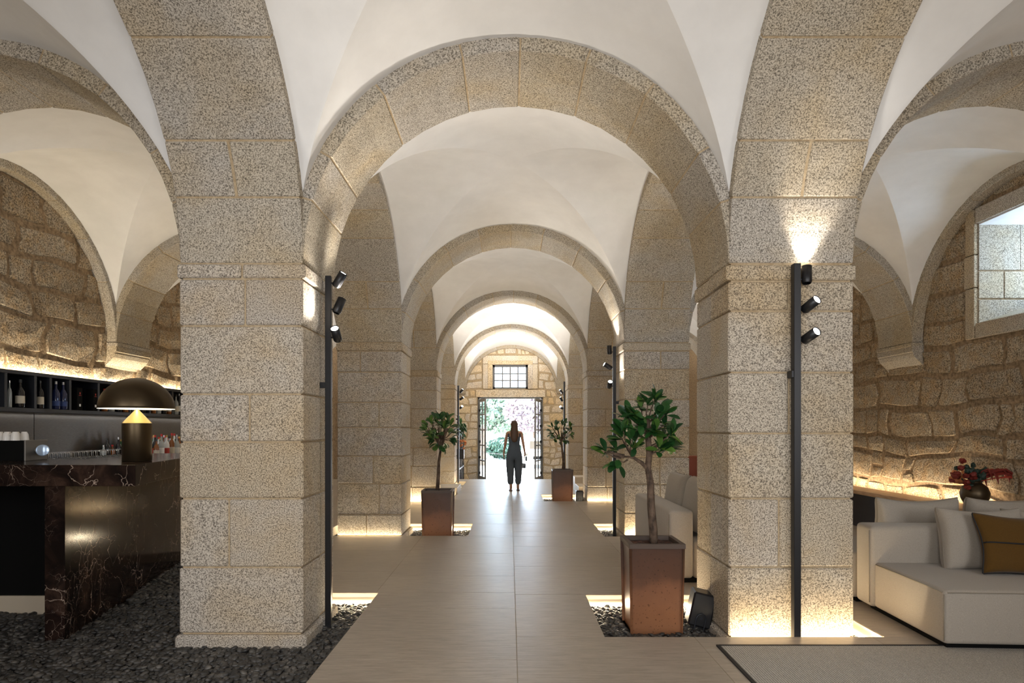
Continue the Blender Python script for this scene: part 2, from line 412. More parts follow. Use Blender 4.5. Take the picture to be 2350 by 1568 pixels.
# ------------------------------------------------------------------ piers
def zpx(y): return EYE+(VY-y)*Y1/F
CRS = {'L': [(605, 640, [555]), (640, 748, [562]), (748, 905, []), (905, 1015, [572]), (1015, 1145, []), (1145, 1303, [525]), (1303, 1455, [])],
       'R': [(607, 645, []), (645, 714, [1811]), (714, 855, []), (855, 995, [1811]), (995, 1145, []), (1145, 1303, [1788]), (1303, 1462, [])]}
def pier(side, k):
    x0, x1 = (XL0, XL1) if side == 'L' else (XR0, XR1); y0 = ROWS[k]
    nm = ['beside the camera', 'nearest the camera', 'second from the camera', 'third from the camera', 'farthest, by the end wall'][k]
    rt = E('stone_pier', 'square granite block pier in the %s row, %s' % ('left' if side == 'L' else 'right', nm), 'pier', (x0, y0, GD), group='granite piers')
    r = random.Random(k*7+(side == 'L')); W = x1-x0
    if k == 1: cr = [(zpx(b), zpx(a), [(j-VX)*Y1/F-x0 for j in js]) for a, b, js in CRS[side]]
    else:
        cr = []; z = ZS; n = 0
        hs = [.115, .27, .40, .36, .42, .36, .40, .45]
        for h in hs:
            h *= r.uniform(.93, 1.07) if n else 1; cr.append((max(z-h, 0), z, [W*r.uniform(.35, .65)] if n % 2 and n or n == 6 else [])); z -= h; n += 1
            if z <= 0.05: break
    g = .006; zl = cr[-1][0]
    for i, (za, zb, js) in enumerate(cr):
        ex = .018 if i == 0 else 0
        xs = [0]+js+[W]
        ysp = [0, .40, T] if i % 3 != 0 or k > 1 else [0, .40+.0, T]
        for a in range(len(xs)-1):
            for b in range(2):
                xa, xb = xs[a], xs[a+1]; pr = r.uniform(0, .006)
                xa = xa+g if a else xa-ex-pr; xb = xb-g if a < len(xs)-2 else xb+ex+r.uniform(0, .006)
                ya, yb = (-ex*.2-r.uniform(0, .005), ysp[1]-g) if b == 0 else (ysp[1]+g, T+ex)
                if b == 1: # rear leaf of the pier sits a little back from the walkway face
                    if side == 'L' and a == len(xs)-2: xb -= .008
                    if side == 'R' and a == 0: xa += .008
                mk('stone_block', cbox(xa, xb, ya, yb, za-GD+g, zb-GD-g, .009), GR, rt)
    # base plinth block
    zb0 = zl-GD
    fo = .03 if k == 1 and side == 'L' else .004
    for b, (ya, yb) in enumerate(((-fo, .40-g), (.40+g, T+.03))):
        mk('base_block', cbox(-.03, W+.03, ya, yb, -.03, zb0-.006, .02), GR, rt)
    mk('mortar_bed', box(.017, W-.017, .009, T-.009, -.03, ZS-GD+.3), MORT, rt)
    # corner springers over the impost fill the pocket between the arches
    mk('springer', cbox(.01, W-.01, .01, T-.01, ZS-GD, ZS-GD+.75, .02), GRS, rt)
for side in 'LR':
    for k in range(1, 5): pier(side, k)
for x0, x1 in ((XL0, XL1), (XR0, XR1)): mk('wall_stub', box(x0, x1, ROWS[0], ROWS[0]+T, GD, ZS+.4), GR)['kind'] = 'structure'
for o in COL.objects:
    if o.name.startswith('wall_stub'): o.name = 'wall_beside_camera'
# corbels
def corbel(side, k):
    y = ROWS[k]; pr = [(0, 0), (-.16, 0), (-.16, -.12), (-.145, -.135), (-.145, -.15), (-.12, -.20), (-.075, -.245), (-.02, -.30), (0, -.34)]
    s = 1 if side == 'right' else -1; xw = WR if s > 0 else WL
    V = []; n = len(pr)
    for d in (-.01, T+.01):
        for (x, z) in pr: V.append((s*x, d, z))
    Fc = [tuple(range(n)), tuple(reversed(range(n, 2*n)))]+[(i, (i+1) % n, n+(i+1) % n, n+i) for i in range(n)]
    rt = E('corbel', 'moulded granite corbel on the %s wall level with the %s pier' % (side, ['', 'nearest', 'second', 'third', 'farthest'][k]), 'corbel', (xw, y, ZS), group='wall corbels')
    o = mk('corbel_stone', (V, Fc), GRS, rt); recalc(o.data)
    b = mk('impost_band', cbox(min(0, -s*.175), max(0, -s*.175), -.012, T+.012, -.05, 0, .006), GRS, rt)
for k in range(1, 5):
    corbel('left', k); corbel('right', k)

# ------------------------------------------------------------------ walls
def rough_stone(w, h, seed, proud=.035, rnd_c=.16, nx=6, ny=5):
    """irregular stone in local (s, t) plane centred at 0, proud along -n (third coordinate)"""
    r = random.Random(seed); e = min(.12, .03/max(w, .05)*2); e2 = min(.2, .03/max(h, .05)*2)
    A = [-1, -1+e]+[(-1+e)+(2-2*e)*k/(nx-3) for k in range(1, nx-3)]+[1-e, 1]; Bv = [-1, -1+e2]+[(-1+e2)+(2-2*e2)*k/(ny-3) for k in range(1, ny-3)]+[1-e2, 1]
    cj = [[(r.uniform(-.03, .03), r.uniform(-.025, .025)) for _ in range(2)] for _ in range(2)]
    V = []; tilt = (r.uniform(-.012, .012), r.uniform(-.012, .012))
    for j, b in enumerate(Bv):
        for i, a in enumerate(A):
            fa, fb = (a+1)/2, (b+1)/2
            dx = (cj[0][0][0]*(1-fa)+cj[1][0][0]*fa)*(1-fb)+(cj[0][1][0]*(1-fa)+cj[1][1][0]*fa)*fb
            dy = (cj[0][0][1]*(1-fa)+cj[1][0][1]*fa)*(1-fb)+(cj[0][1][1]*(1-fa)+cj[1][1][1]*fa)*fb
            k = 1-rnd_c*.28*(abs(a)*abs(b))**6
            s = a*w/2*k+dx; t = b*h/2*k+dy
            edge = i in (0, len(A)-1) or j in (0, len(Bv)-1)
            if edge: d = .02; s += r.uniform(-.006, .006); t += r.uniform(-.006, .006)
            else:
                near = i in (1, len(A)-2) or j in (1, len(Bv)-2)
                d = -proud+(.010 if near else 0)+r.uniform(-.006, .006)+tilt[0]*a+tilt[1]*b
            V.append((s, t, d))
    nA = len(A); Fc = [(j*nA+i, j*nA+i+1, (j+1)*nA+i+1, (j+1)*nA+i) for j in range(len(Bv)-1) for i in range(nA-1)]
    return V, Fc
def warp(place, s, z, d, s0, s1, ops):
    f = 1.0
    for o in ops:
        dx = max(o[0]-s, s-o[1], 0); dz = max(o[2]-z, z-o[3], 0); f = min(f, math.hypot(dx, dz)/.35)
    f = min(1, f)
    return place(s+f*.045*sin(z*7.3+s*1.7)+f*.02*sin(z*17+s*5), z+f*.035*sin(s*2.3+z*2.1+1)+f*.014*sin(s*6.7+2), d)
def masonry(root, s0, s1, z0, z1, place, seed, openings=(), hs=(.26, .42), ws=(.28, .8), mat=RUB, minw=.14, cull=None, proud=.027):
    """coursed rubble; place(s, z, d) -> world point; openings = (s0, s1, z0, z1) kept free"""
    r = random.Random(seed); z = z0; n = 0; ck = sorted([o[2] for o in openings]+[o[3] for o in openings]+[z1])
    while z < z1-.05:
        h = r.uniform(*hs); nxt = [c for c in ck if c > z+.02]
        if nxt and z+h > nxt[0]-.13: h = nxt[0]-z
        if h < .05: z += h+1e-4; continue
        iv = [(s0, s1)]
        for o in openings:
            if o[2] < z+h-.02 and o[3] > z+.02:
                nv = []
                for a, b in iv:
                    if o[1] <= a or o[0] >= b: nv.append((a, b)); continue
                    if o[0] > a: nv.append((a, o[0]))
                    if o[1] < b: nv.append((o[1], b))
                iv = nv
        for a, b in iv:
            s = a
            zz_ = 0
            while s < b-.02:
                wd = r.uniform(*ws)
                if r.random() < .22: wd *= .45
                if b-(s+wd) < minw: wd = b-s
                parts = [(z, h)]
                if wd < .34 and h > .3 and r.random() < .45: f = r.uniform(.4, .6); parts = [(z, h*f), (z+h*f, h*(1-f))]
                for (zz, hh) in parts:
                    if cull and cull(s+wd/2, zz+hh/2): n += 1; continue
                    v, f = rough_stone(max(wd-.03, .05), max(hh-.028, .04), seed*1000+n, proud, nx=6 if wd > .3 else 5, ny=5); n += 1
                    v = [warp(place, s+wd/2+p[0], zz+hh/2+p[1], p[2], s0, s1, openings) for p in v]
                    o = mk('stone', (v, f), mat, root)
                s += wd
        z += h
def shell(name, vf, mat, root=None):
    o = mk(name, vf, mat)
    if root: o.parent = root
    else: o['kind'] = 'structure'
    return o
WT = 5.2
wl = shell('wall_left', merge(box(WL-.5, WL, YBK-.4, YEND+1.2, -.5, WT)), MORTD)
masonry(wl, 5.0, 10.5, 1.95, 4.5, lambda s, z, d: (WL-d*1.0, s, z), 3, hs=(.33, .50), ws=(.42, .95),
        cull=lambda s, z: False)
WY0, WY1, WZ0, WZ1 = 5.95, 7.40, 2.72, 3.92
wr = shell('wall_right', merge(box(WR, WR+.95, YBK-.4, WY0, -.5, WT), box(WR, WR+.95, WY1, YEND+1.2, -.5, WT), box(WR, WR+.95, WY0, WY1, -.5, WZ0), box(WR, WR+.95, WY0, WY1, WZ1, WT)), MORTD)
masonry(wr, 5.2, 12.2, .35, 4.4, lambda s, z, d: (WR+d*1.0, s, z), 5, [(WY0-.17, WY1+.17, WZ0-.20, WZ1+.2)], hs=(.24, .42), ws=(.3, 1.0))
# window dressing
for (ya, yb, za, zb) in ((WY1, WY1+.15, WZ0-.18, 3.15), (WY1, WY1+.17, 3.16, 3.55), (WY1, WY1+.15, 3.56, WZ1+.18), (WY0-.17, WY0, WZ0-.18, 3.3), (WY0-.17, WY0, 3.31, WZ1+.18),
                         (WY0, WY1-.01, WZ0-.18, WZ0), (WY0, WY1-.01, WZ1, WZ1+.18)):
    mk('frame_stone', cbox(WR-.05, WR+.4, ya+.003, yb-.003, za, zb, .008), GR, wr)
# far reveal in large blocks, sloping sill
for (xa, xb, za, zb) in ((.0, .5, 3.36, WZ1), (.5, .93, 3.36, WZ1), (.0, .30, 3.02, 3.35), (.31, .93, 3.02, 3.35), (0, .55, WZ0, 3.01), (.56, .93, WZ0, 3.01)):
    mk('reveal_stone', cbox(WR+xa, WR+xb, WY1-.012, WY1+.1, za+.004, zb-.004, .005), GRS, wr)
mk('window_sill', ([(WR-.02, WY0, WZ0), (WR-.02, WY1-.01, WZ0), (WR+.93, WY1-.01, WZ0+.32), (WR+.93, WY0, WZ0+.32), (WR-.02, WY0, WZ0-.02), (WR-.02, WY1-.01, WZ0-.02)], [(0, 3, 2, 1), (0, 1, 5, 4)]), GRS, wr)
mk('window_head', box(WR, WR+.93, WY0, WY1-.012, WZ1-.012, WZ1+.05), PLAS, wr)
win = E('window_1', kind='structure', loc=(WR+.86, (WY0+WY1)/2, WZ0))
hw = (WY1-WY0)/2
world_ = None
mk('window_frame', merge(box(-.03, .03, -hw, -hw+.06, .28, 1.2), box(-.03, .03, hw-.06, hw, .28, 1.2), box(-.03, .03, -hw, hw, 1.14, 1.2), box(-.03, .03, -hw, hw, .28, .34), box(-.02, .02, -.02, .02, .3, 1.18)), FRAME, win)
mk('pane', box(-.004, .004, -hw+.06, -.02, .34, 1.14), PANE, win); mk('pane', box(-.004, .004, .02, hw-.06, .34, 1.14), PANE, win)
# back wall behind the camera
bw = shell('wall_back', box(WL-.5, WR+.95, YBK-.6, YBK, -.5, WT), GRS)
# roof slab closes everything from the sun
shell('ceiling_slab', box(WL-.5, WR+.95, YBK-.6, YEND+1.2, WT, WT+.2), PLAS); bpy.data.objects['ceiling_slab'].name = 'ceiling_roof'

# end wall
YE = YEND+.12
DX0, DX1, DZ = -1.075, 1.105, 2.52; LOW = -.30
QX0, QX1, QZ0, QZ1 = -.575, .605, 2.79, 3.60
we = shell('wall_end', merge(box(WL-.5, DX0, YE, YE+.7, -.6, WT), box(DX1, WR+.95, YE, YE+.7, -.6, WT), box(DX0, DX1, YE, YE+.7, DZ, QZ0), box(DX0, QX0, YE, YE+.7, QZ0, QZ1), box(QX1, DX1, YE, YE+.7, QZ0, QZ1), box(DX0, DX1, YE, YE+.7, QZ1, WT)), MORT)
masonry(we, -1.75, 1.82, LOW, 4.3, lambda s, z, d: (s, YE+d*.6, z), 9, [(DX0, DX1, LOW, DZ), (-1.15, 1.2, DZ, QZ0-.02), (QX0-.35, QX1+.35, QZ0-.02, QZ1+.33)], hs=(.22, .36), ws=(.25, .5), mat=ENDS, proud=.03,
        cull=lambda s, z: abs(s-CN) > 1.75)
mk('lintel_stone', cbox(-1.13, 1.18, YE-.03, YE+.3, DZ, QZ0-.03, .01), ENDS, we)
for (a, b, c, d) in ((QX0-.33, QX0-.01, QZ0, QZ1+.02), (QX1+.01, QX1+.33, QZ0, QZ1+.02), (QX0-.33, QX1+.33, QZ1+.03, QZ1+.31)):
    mk('frame_stone', cbox(a, b, YE-.04, YE+.3, c, d, .015), ENDS, we)
for (a, b, c, d) in ((QX0-.16, QX0, QZ0, QZ1), (QX1, QX1+.16, QZ0, QZ1), (QX0-.16, QX1+.16, QZ1+.0, QZ1+.13)):
    mk('inner_moulding', cbox(a, b, YE-.055, YE+.3, c, d, .012), ENDS, we)
w2 = E('window_2', kind='structure', loc=(0, YE+.12, QZ0))
fr = [box(QX0, QX0+.07, 0, .06, 0, .81), box(QX1-.07, QX1, 0, .06, 0, .81), box(QX0, QX1, 0, .06, 0, .07), box(QX0, QX1, 0, .06, .74, .81)]
mk('window_frame', merge(*fr), FRAME, w2)
gx = [QX0+.07+(QX1-QX0-.14)*i/4 for i in range(5)]; gz = [.07+.67*i/3 for i in range(4)]
for x in gx[1:4]: mk('glazing_bar', box(x-.022, x+.022, .01, .05, .07, .74), FRAME, w2)
for z in gz[1:3]: mk('glazing_bar', box(QX0+.07, QX1-.07, .012, .048, z-.022, z+.022), FRAME, w2)
for i in range(4):
    for j in range(3): mk('pane', box(gx[i]+.012, gx[i+1]-.012, .028, .032, gz[j]+.012, gz[j+1]-.012), PANE, w2)
# door jamb and leaves
dr = E('door_1', kind='structure', loc=(0, YE, LOW))
mk('door_frame', merge(box(DX0, DX0+.05, .05, .15, 0, DZ-LOW), box(DX1-.05, DX1, .05, .15, 0, DZ-LOW), box(DX0, DX1, .05, .15, DZ-LOW-.06, DZ-LOW)), FRAME, dr)
for s, hx in ((1, DX0+.05), (-1, DX1-.05)):
    lf = E('door_leaf'); lf.parent = dr; lf.location = (hx, .05, 0); lf.rotation_euler = (0, 0, s*R(-75))
    W_ = .98*s; H_ = DZ-LOW-.08
    f = lambda a, b, z0, z1, y=.02: box(min(a, b), max(a, b), -y, y, z0, z1)
    mk('leaf_frame', merge(f(0, .09*s, 0, H_), f(W_-.1*s, W_, 0, H_), f(.09*s, W_-.1*s, 0, .2), f(.09*s, W_-.1*s, H_-.1, H_), f(.46*s, .50*s, .2, H_-.1), *[f(.09*s, W_-.1*s, .2+.5*i, .24+.5*i) for i in range(1, 5)]), FRAME, lf)
    mk('pane', box(min(.09*s, W_-.1*s), max(.09*s, W_-.1*s), -.003, .003, .2, H_-.1), PANE, lf)
    for i in range(5): mk('hinge', f(.02*s, .10*s, .25+.52*i, .33+.52*i, .03), BLK, lf)

# ------------------------------------------------------------------ floor
fl = E('floor', kind='structure')
YT = 17.78
def hole(x0, x1, y0, y1): return (x0, x1, y0, y1)
PITS = {'L1': (-6, -1.165, -2.8, 5.45), 'L1b': (-6, -2.42, 5.3, 7.3), 'R1': (.663, 2.61, 4.285, 5.38), 'L2': (-2.6, -.568, 8.345, 9.42), 'R2': (1.28, 2.6, 8.29, 9.42),
        'L3': (-2.6, -1.2, 12.3, 17.0), 'R3': (.69, 2.6, 12.34, 13.60)}
def cut(rects, h):
    out = []
    for (a, b, c, d) in rects:
        if h[1] <= a+1e-4 or h[0] >= b-1e-4 or h[3] <= c+1e-4 or h[2] >= d-1e-4: out.append((a, b, c, d)); continue
        if h[2] > c: out.append((a, b, c, h[2]))
        if h[3] < d: out.append((a, b, h[3], d))
        c2, d2 = max(c, h[2]), min(d, h[3])
        if h[0] > a: out.append((a, h[0], c2, d2))
        if h[1] < b: out.append((h[1], b, c2, d2))
    return [r for r in out if r[1]-r[0] > .015 and r[3]-r[2] > .015]
xs = [-5.5, -4.89, -3.655, -2.42, -1.185, .045, 1.285, 2.52, 3.755, 4.99, 5.63]
for i in range(len(xs)-1):
    off = {4: 3.865, 5: 4.285}.get(i, 3.865+.37*(i % 3)+.18)
    y = off-1.1*6
    while y < YT:
        rs = [(xs[i], xs[i+1], max(y, YBK), min(y+1.1, YT))]
        if rs[0][3]-rs[0][2] > .02:
            for h in PITS.values(): rs = cut(rs, h)
            for (a, b, c, d) in rs:
                e = .0024; mk('tile', box(a+e, b-e, c+e, d-e, -.02, 0), TILE, fl)
        y += 1.1
base = [(WL, WR, YBK, YT)]
for h in PITS.values(): base = cut(base, h)
mk('grout_bed', merge(*[box(a, b, c, d, -.30, -.0022) for a, b, c, d in base]), GROUT, fl)
mk('lower_floor', box(WL, WR, YT, YE+.7, LOW-.1, LOW), TILE, fl)
mk('sub_floor', box(WL, WR, YBK, YE+.7, -.6, -.31), GROUT, fl)

# ------------------------------------------------------------------ gravel beds with pebbles
peb = []
for k in range(6):
    v, f = ico(2, k, .10, (1, .72+.05*(k % 3), .42+.04*(k % 2)))
    me = bpy.data.meshes.new('pebble'); me.from_pydata([tuple(x) for x in v], [], f); me.materials.append(PEB)
    me.polygons.foreach_set('use_smooth', [True]*len(me.polygons)); peb.append((me, v, f))
v20, f20 = ico(1, 3, .05, (1, .75, .45))
def gravel(label, rect, spacing, size, seed, excl=(), vis=None, cap=300):
    x0, x1, y0, y1 = rect; r = random.Random(seed)
    rt = E('gravel_bed', label, 'gravel', ((x0+x1)/2, y0, GD-.05), group='pebble beds round the piers')
    world(mk('bed_base', box(x0+.002, x1-.002, y0+.002, y1-.002, -.30, GD-.008), EARTH), rt)
    L = []
    for lay in range(2):
        y = y0+.02
        while y < y1-.015:
            x = x0+.02+r.random()*spacing
            while x < x1-.015:
                px, py = x+r.uniform(-.4, .4)*spacing, y+r.uniform(-.4, .4)*spacing
                if x0+.015 < px < x1-.015 and y0+.015 < py < y1-.012 and not any(a < px < b and c < py < d for a, b, c, d in excl) and (vis is None or vis(px, py)):
                    s = size*r.uniform(.65, 1.25)
                    L.append((px, py, GD-.004+lay*.012+r.uniform(0, .008), s, r.random()*6.28, r.uniform(-.45, .45), r.uniform(-.45, .45), r.randrange(6)))
                x += spacing*(1 if lay == 0 else 1.25)
            y += spacing*(.9 if lay == 0 else 1.2)
    L.sort(key=lambda q: q[1]+.3*abs(q[0])*0-q[2]*4)
    V = []; Fc = []; ro = Vector(rt.location)
    from mathutils import Euler
    for i, (px, py, pz, s, a, b, c, k) in enumerate(L):
        if i < cap:
            o = link('pebble', peb[k][0], rt, Vector((px, py, pz))-ro); o.rotation_euler = (b, c, a); o.scale = (s, s, s)
        else:
            M = Matrix.Translation((px-ro.x, py-ro.y, pz-ro.z)) @ Euler((b, c, a)).to_matrix().to_4x4() @ Matrix.Scale(s, 4)
            vv, ff = (peb[k][1], peb[k][2]) if size > .0195 else (v20, f20)
            n = len(V); V += [M @ Vector(q) for q in vv]; Fc += [tuple(j+n for j in q) for q in ff]
    if V: tag(mk('pebbles', (V, Fc), PEB, rt, True), kind='stuff')
    return rt
gravel('wide bed of dark pebbles under the bar and around the left front pier', (-5.45, -1.167, 3.55, 5.44), .037, .0265, 11,
       [(XL0-.02, XL1+.02, Y1-.02, Y1+T+.02), (-6, -3.6, 5.17, 6)], vis=lambda x, y: x > -.86*y-.15)
gravel('dark pebbles behind the left front pier beside the bar panel', (-4.2, -2.425, 5.46, 7.25), .042, .029, 17, vis=lambda x, y: x > -.3*y*2-.1, cap=60)
gravel('dark pebbles in the recess under the nearest potted tree', (.665, 2.605, 4.29, 5.36), .037, .0265, 12, [(XR0-.03, XR1+.04, Y1-.03, Y1+T+.03), (.9, 1.34, 4.64, 5.06)])
gravel('dark pebbles in the recess under the left potted tree', (-2.58, -.572, 8.35, 9.40), .036, .025, 13, [(XL0, XL1, 8.4, 9.2), (-1.24, -.8, 8.62, 9.02)], vis=lambda x, y: x > -1.5, cap=200)
gravel('dark pebbles in the recess beside the second right pier', (1.285, 2.59, 8.31, 9.40), .036, .025, 14, [(XR0, XR1, 8.4, 9.2)], vis=lambda x, y: x < 1.6, cap=200)
gravel('dark pebbles in the recess under the farthest potted tree', (.695, 2.59, 12.36, 13.58), .040, .028, 15, [(XR0, XR1, 12.4, 13.2), (.88, 1.32, 12.6, 13.05)], vis=lambda x, y: x < 1.6, cap=200)
gravel('dark pebbles in the long recess beyond the left potted tree', (-2.58, -1.21, 12.35, 16.9), .045, .03, 16, [(XL0, XL1, 12.4, 13.2), (-2.3, -1.35, 13.3, 15)], vis=lambda x, y: x > -1.5, cap=150)

# LED profiles in the recesses (strip + pale rear kerb)
def led(label, x0, x1, y, z0=GD+.012, z1=GD+.032, face=-1, pw=7, along='x', wall=True, color=(1, .82, .56)):
    rt = E('led_profile', label, 'light', ((x0+x1)/2, y, GD) if along == 'x' else (y, (x0+x1)/2, GD), group='warm light strips in the floor recesses')
    if along == 'x':
        world(mk('light_strip', box(x0, x1, min(y, y+face*.012), max(y, y+face*.012), z0, z1), LED), rt)
        if wall: world(mk('kerb', box(x0, x1, min(y, y-face*.01), max(y, y-face*.01), GD-.02, -.0025), SKIRT), rt)
        area('led_light', ((x0+x1)/2, y+face*.018, z1+.012), (0, face, .75) if wall else (0, face*.45, 1), x1-x0, .012, pw*(x1-x0), color, 'Z')
    else:
        world(mk('light_strip', box(min(y, y+face*.012), max(y, y+face*.012), x0, x1, z0, z1), LED), rt)
        if wall: world(mk('kerb', box(min(y, y-face*.01), max(y, y-face*.01), x0, x1, GD-.02, -.0025), SKIRT), rt)
        o = area('led_light', (y+face*.03, (x0+x1)/2, z1+.012), (face, 0, .75), .012, x1-x0, pw*(x1-x0), color, 'Y')
        o.rotation_euler = (0, face*-R(90+37) if False else 0, 0)
        o.rotation_euler = Matrix(((0, 0, -face*.8), (1, 0, 0), (0, 0, -.6))).to_euler() if False else o.rotation_euler
        d = Vector((face, 0, .75)).normalized(); zx = -d; yx = Vector((0, 1, 0)); xx = yx.cross(zx)
        o.rotation_euler = Matrix((xx, yx, zx)).transposed().to_euler()
    return rt
led('light strip at the back of the recess beside the left front pier', -2.05, -1.167, 5.44, pw=7)
led('light strip at the back of the recess behind the nearest potted tree', .665, 2.60, 5.37, pw=7)
led('light strip in the floor gap before the right front pier', XR0+.0, 2.60, 4.286, face=1, wall=False, z0=GD+.02, z1=GD+.04, pw=7)
led('light strip in the floor gap right of the right front pier', 4.30, 5.36, 2.605, face=-1, along='y', pw=6)
led('light strip at the back of the recess behind the left potted tree', -2.55, -.572, 9.41, pw=9)
led('light strip in the floor gap before the second left pier', -2.55, -1.45, 8.347, face=1, wall=False, pw=14)
led('light strip at the back of the recess beside the second right pier', 1.285, 2.55, 9.41, pw=9)
led('light strip in the floor gap before the second right pier', 1.56, 2.55, 8.30, face=1, wall=False, pw=14)
led('light strip at the back of the recess behind the farthest potted tree', .695, 2.55, 13.59, pw=9)
led('light strip in the floor gap before the third left pier', -2.5, -1.45, 12.31, face=1, wall=False, pw=16)
led('light strip in the floor gap before the third right pier', 1.50, 2.5, 12.343, face=1, wall=False, z0=GD+.01, z1=GD+.03, pw=16)
led('light strip along the long recess beyond the left potted tree', 13.0, 16.9, -1.203, face=-1, along='y', pw=5)

# ------------------------------------------------------------------ light poles with spot heads
def head(root, z, arm_dir, aim, lit=True, energy=30, L=.115, rr=.034, armL=.07, disc=True, spot=1.5, col=(1, .93, .84)):
    a = Vector(arm_dir).normalized(); st = Vector((0, 0, z)); en = st+a*armL; d = Vector(aim).normalized()
    mk('arm', tube([st+a*.015, en], .007, 6), BLK, root)
    q = d.to_track_quat('Z', 'Y').to_matrix().to_4x4(); M = Matrix.Translation(en-d*.02) @ q
    h = mk('spot_head', tf(lathe([(rr*.8, -.012), (rr, 0), (rr, L), (rr*.86, L), (rr*.86, L-.012), (.001, L-.012)], 20, False), M), BLK, root, True)
    c = mk('lens', tf(lathe([(.001, L-.008), (rr*.84, L-.008), (rr*.84, L-.006), (.001, L-.006)], 20, False), M), LEDW, h)
    if lit:
        l = bpy.data.lights.new('spot', 'SPOT'); l.energy = energy; l.spot_size = spot; l.spot_blend = .7; l.shadow_soft_size = .03; l.color = col
        o = bpy.data.objects.new('spot', l); COL.objects.link(o); o.parent = root; o.location = en-d*.02+d*(L+.012)
        o.rotation_euler = d.to_track_quat('-Z', 'Y').to_euler()
ORD = ['first', 'second', 'third', 'fourth', 'fifth', 'sixth', 'seventh', 'eighth', 'ninth', 'tenth', 'eleventh', 'twelfth', 'thirteenth', 'fourteenth', 'fifteenth', 'sixteenth', 'seventeenth', 'eighteenth', 'nineteenth', 'twentieth', 'twenty-first', 'twenty-second']
def pole(label, x, y, h, zb, wx=.046, wy=.04, heads=(), brk=None, group='black light poles'):
    rt = E('light_pole', label, 'light pole', (x, y, zb), group=group)
    mk('post', cbox(-wx/2, wx/2, -wy/2, wy/2, 0, h-zb, .003), BLK, rt)
    if brk: mk('wall_bracket', cbox(*brk, .002), BLK, rt)
    for (z, ad, aim, lit, en, sp) in heads: head(rt, z-zb, ad, aim, lit, en, spot=sp)
    return rt
SP = 34
pole('black light pole with three spotlights on the left front pier', -1.416, 4.80, 2.645, GD-.02, heads=[(2.59, (1, 0, 0), (.62, -.25, .9), 1, SP, 1.7), (2.385, (1, 0, 0), (.35, .2, 1), 1, SP, 1.8), (2.165, (1, -.1, 0), (0, -.85, .7), 1, SP, 1.7)], brk=(-.09, -.02, -.02, .02, 1.90, 1.945))
pole('black light pole with three spotlights before the right front pier', 2.01, 4.24+.075, 2.61, 0-.12, wx=.05, wy=.05, heads=[(2.50, (1, -.2, 0), (.08, .17, 1), 1, 26, 1.25), (2.30, (1, -.3, 0), (.40, -.95, .50), 1, SP*.6, 1.7), (2.085, (1, -.3, 0), (.36, -1.0, .45), 1, SP*.6, 1.7)], brk=(-.04, -.02, -.02, .05, 1.93, 1.98))
pole('black light pole with three spotlights on the second right pier', 1.505, 8.85, 2.64, GD-.02, heads=[(2.56, (-1, 0, 0), (-.05, -.1, 1), 1, SP, 1.7), (2.34, (-1, 0, 0), (-.9, -.2, .5), 1, SP, 1.7), (2.07, (-1, 0, 0), (0, -.85, .7), 1, SP, 1.7)], brk=(.02, .09, -.02, .02, 1.94, 1.98))
pole('black light pole on the farthest left pier, left of the door', -1.41, 16.8, 2.64, -.02, heads=[(2.47, (1, 0, 0), (.6, -.2, .8), 1, SP, 1.7), (2.27, (1, 0, 0), (.8, -.2, .6), 1, SP, 1.7), (2.03, (1, 0, 0), (.5, -.8, .5), 1, SP, 1.7)], brk=(-.09, -.02, -.02, .02, 1.72, 1.76))
pole('black light pole on the farthest right pier, right of the door', 1.49, 16.8, 2.75, -.02, heads=[(2.45, (-1, 0, 0), (-.6, -.2, .8), 1, SP, 1.7), (2.24, (-1, 0, 0), (-.4, -.2, .8), 1, SP, 1.7), (2.02, (-1, 0, 0), (-.5, -.8, .5), 1, SP, 1.7)], brk=(.02, .09, -.02, .02, 1.72, 1.76))
# added unseen poles on hidden pier faces, fill light for the vaults
def fill_pole(x, y, lab, en=SP):   # same fitting, two heads up into the bay
    pole(lab, x, y, 2.62, -.0, heads=[(2.5, (0, 1, 0), (.5, .35, 1), 1, en, 2.0), (2.3, (0, 1, 0), (-.5, .35, 1), 1, en, 2.0)], group='added fill light poles on hidden pier faces')
fill_pole(-1.912, ROWS[1]+T+.05, 'added fill light pole on the rear face of the left front pier', 44)
fill_pole(2.0, ROWS[1]+T+.05, 'added fill light pole on the rear face of the right front pier', 40)
fill_pole(-1.912, ROWS[2]+T+.05, 'added fill light pole on the rear face of the second left pier', 48)
fill_pole(2.0, ROWS[2]+T+.05, 'added fill light pole on the rear face of the second right pier', 48)
fill_pole(-1.912, ROWS[3]+T+.05, 'added fill light pole on the rear face of the third left pier', 200)
fill_pole(2.0, ROWS[3]+T+.05, 'added fill light pole on the rear face of the third right pier', 200)
fill_pole(-1.912, ROWS[0]+T+.05, 'added fill light pole on the pier left of the camera', 8)
fill_pole(2.0, ROWS[0]+T+.05, 'added fill light pole on the pier right of the camera', 8)

fill_pole(-1.912, ROWS[4]+T+.05, 'added fill light pole on the rear face of the farthest left pier', 380)
fill_pole(2.0, ROWS[4]+T+.05, 'added fill light pole on the rear face of the farthest right pier', 380)
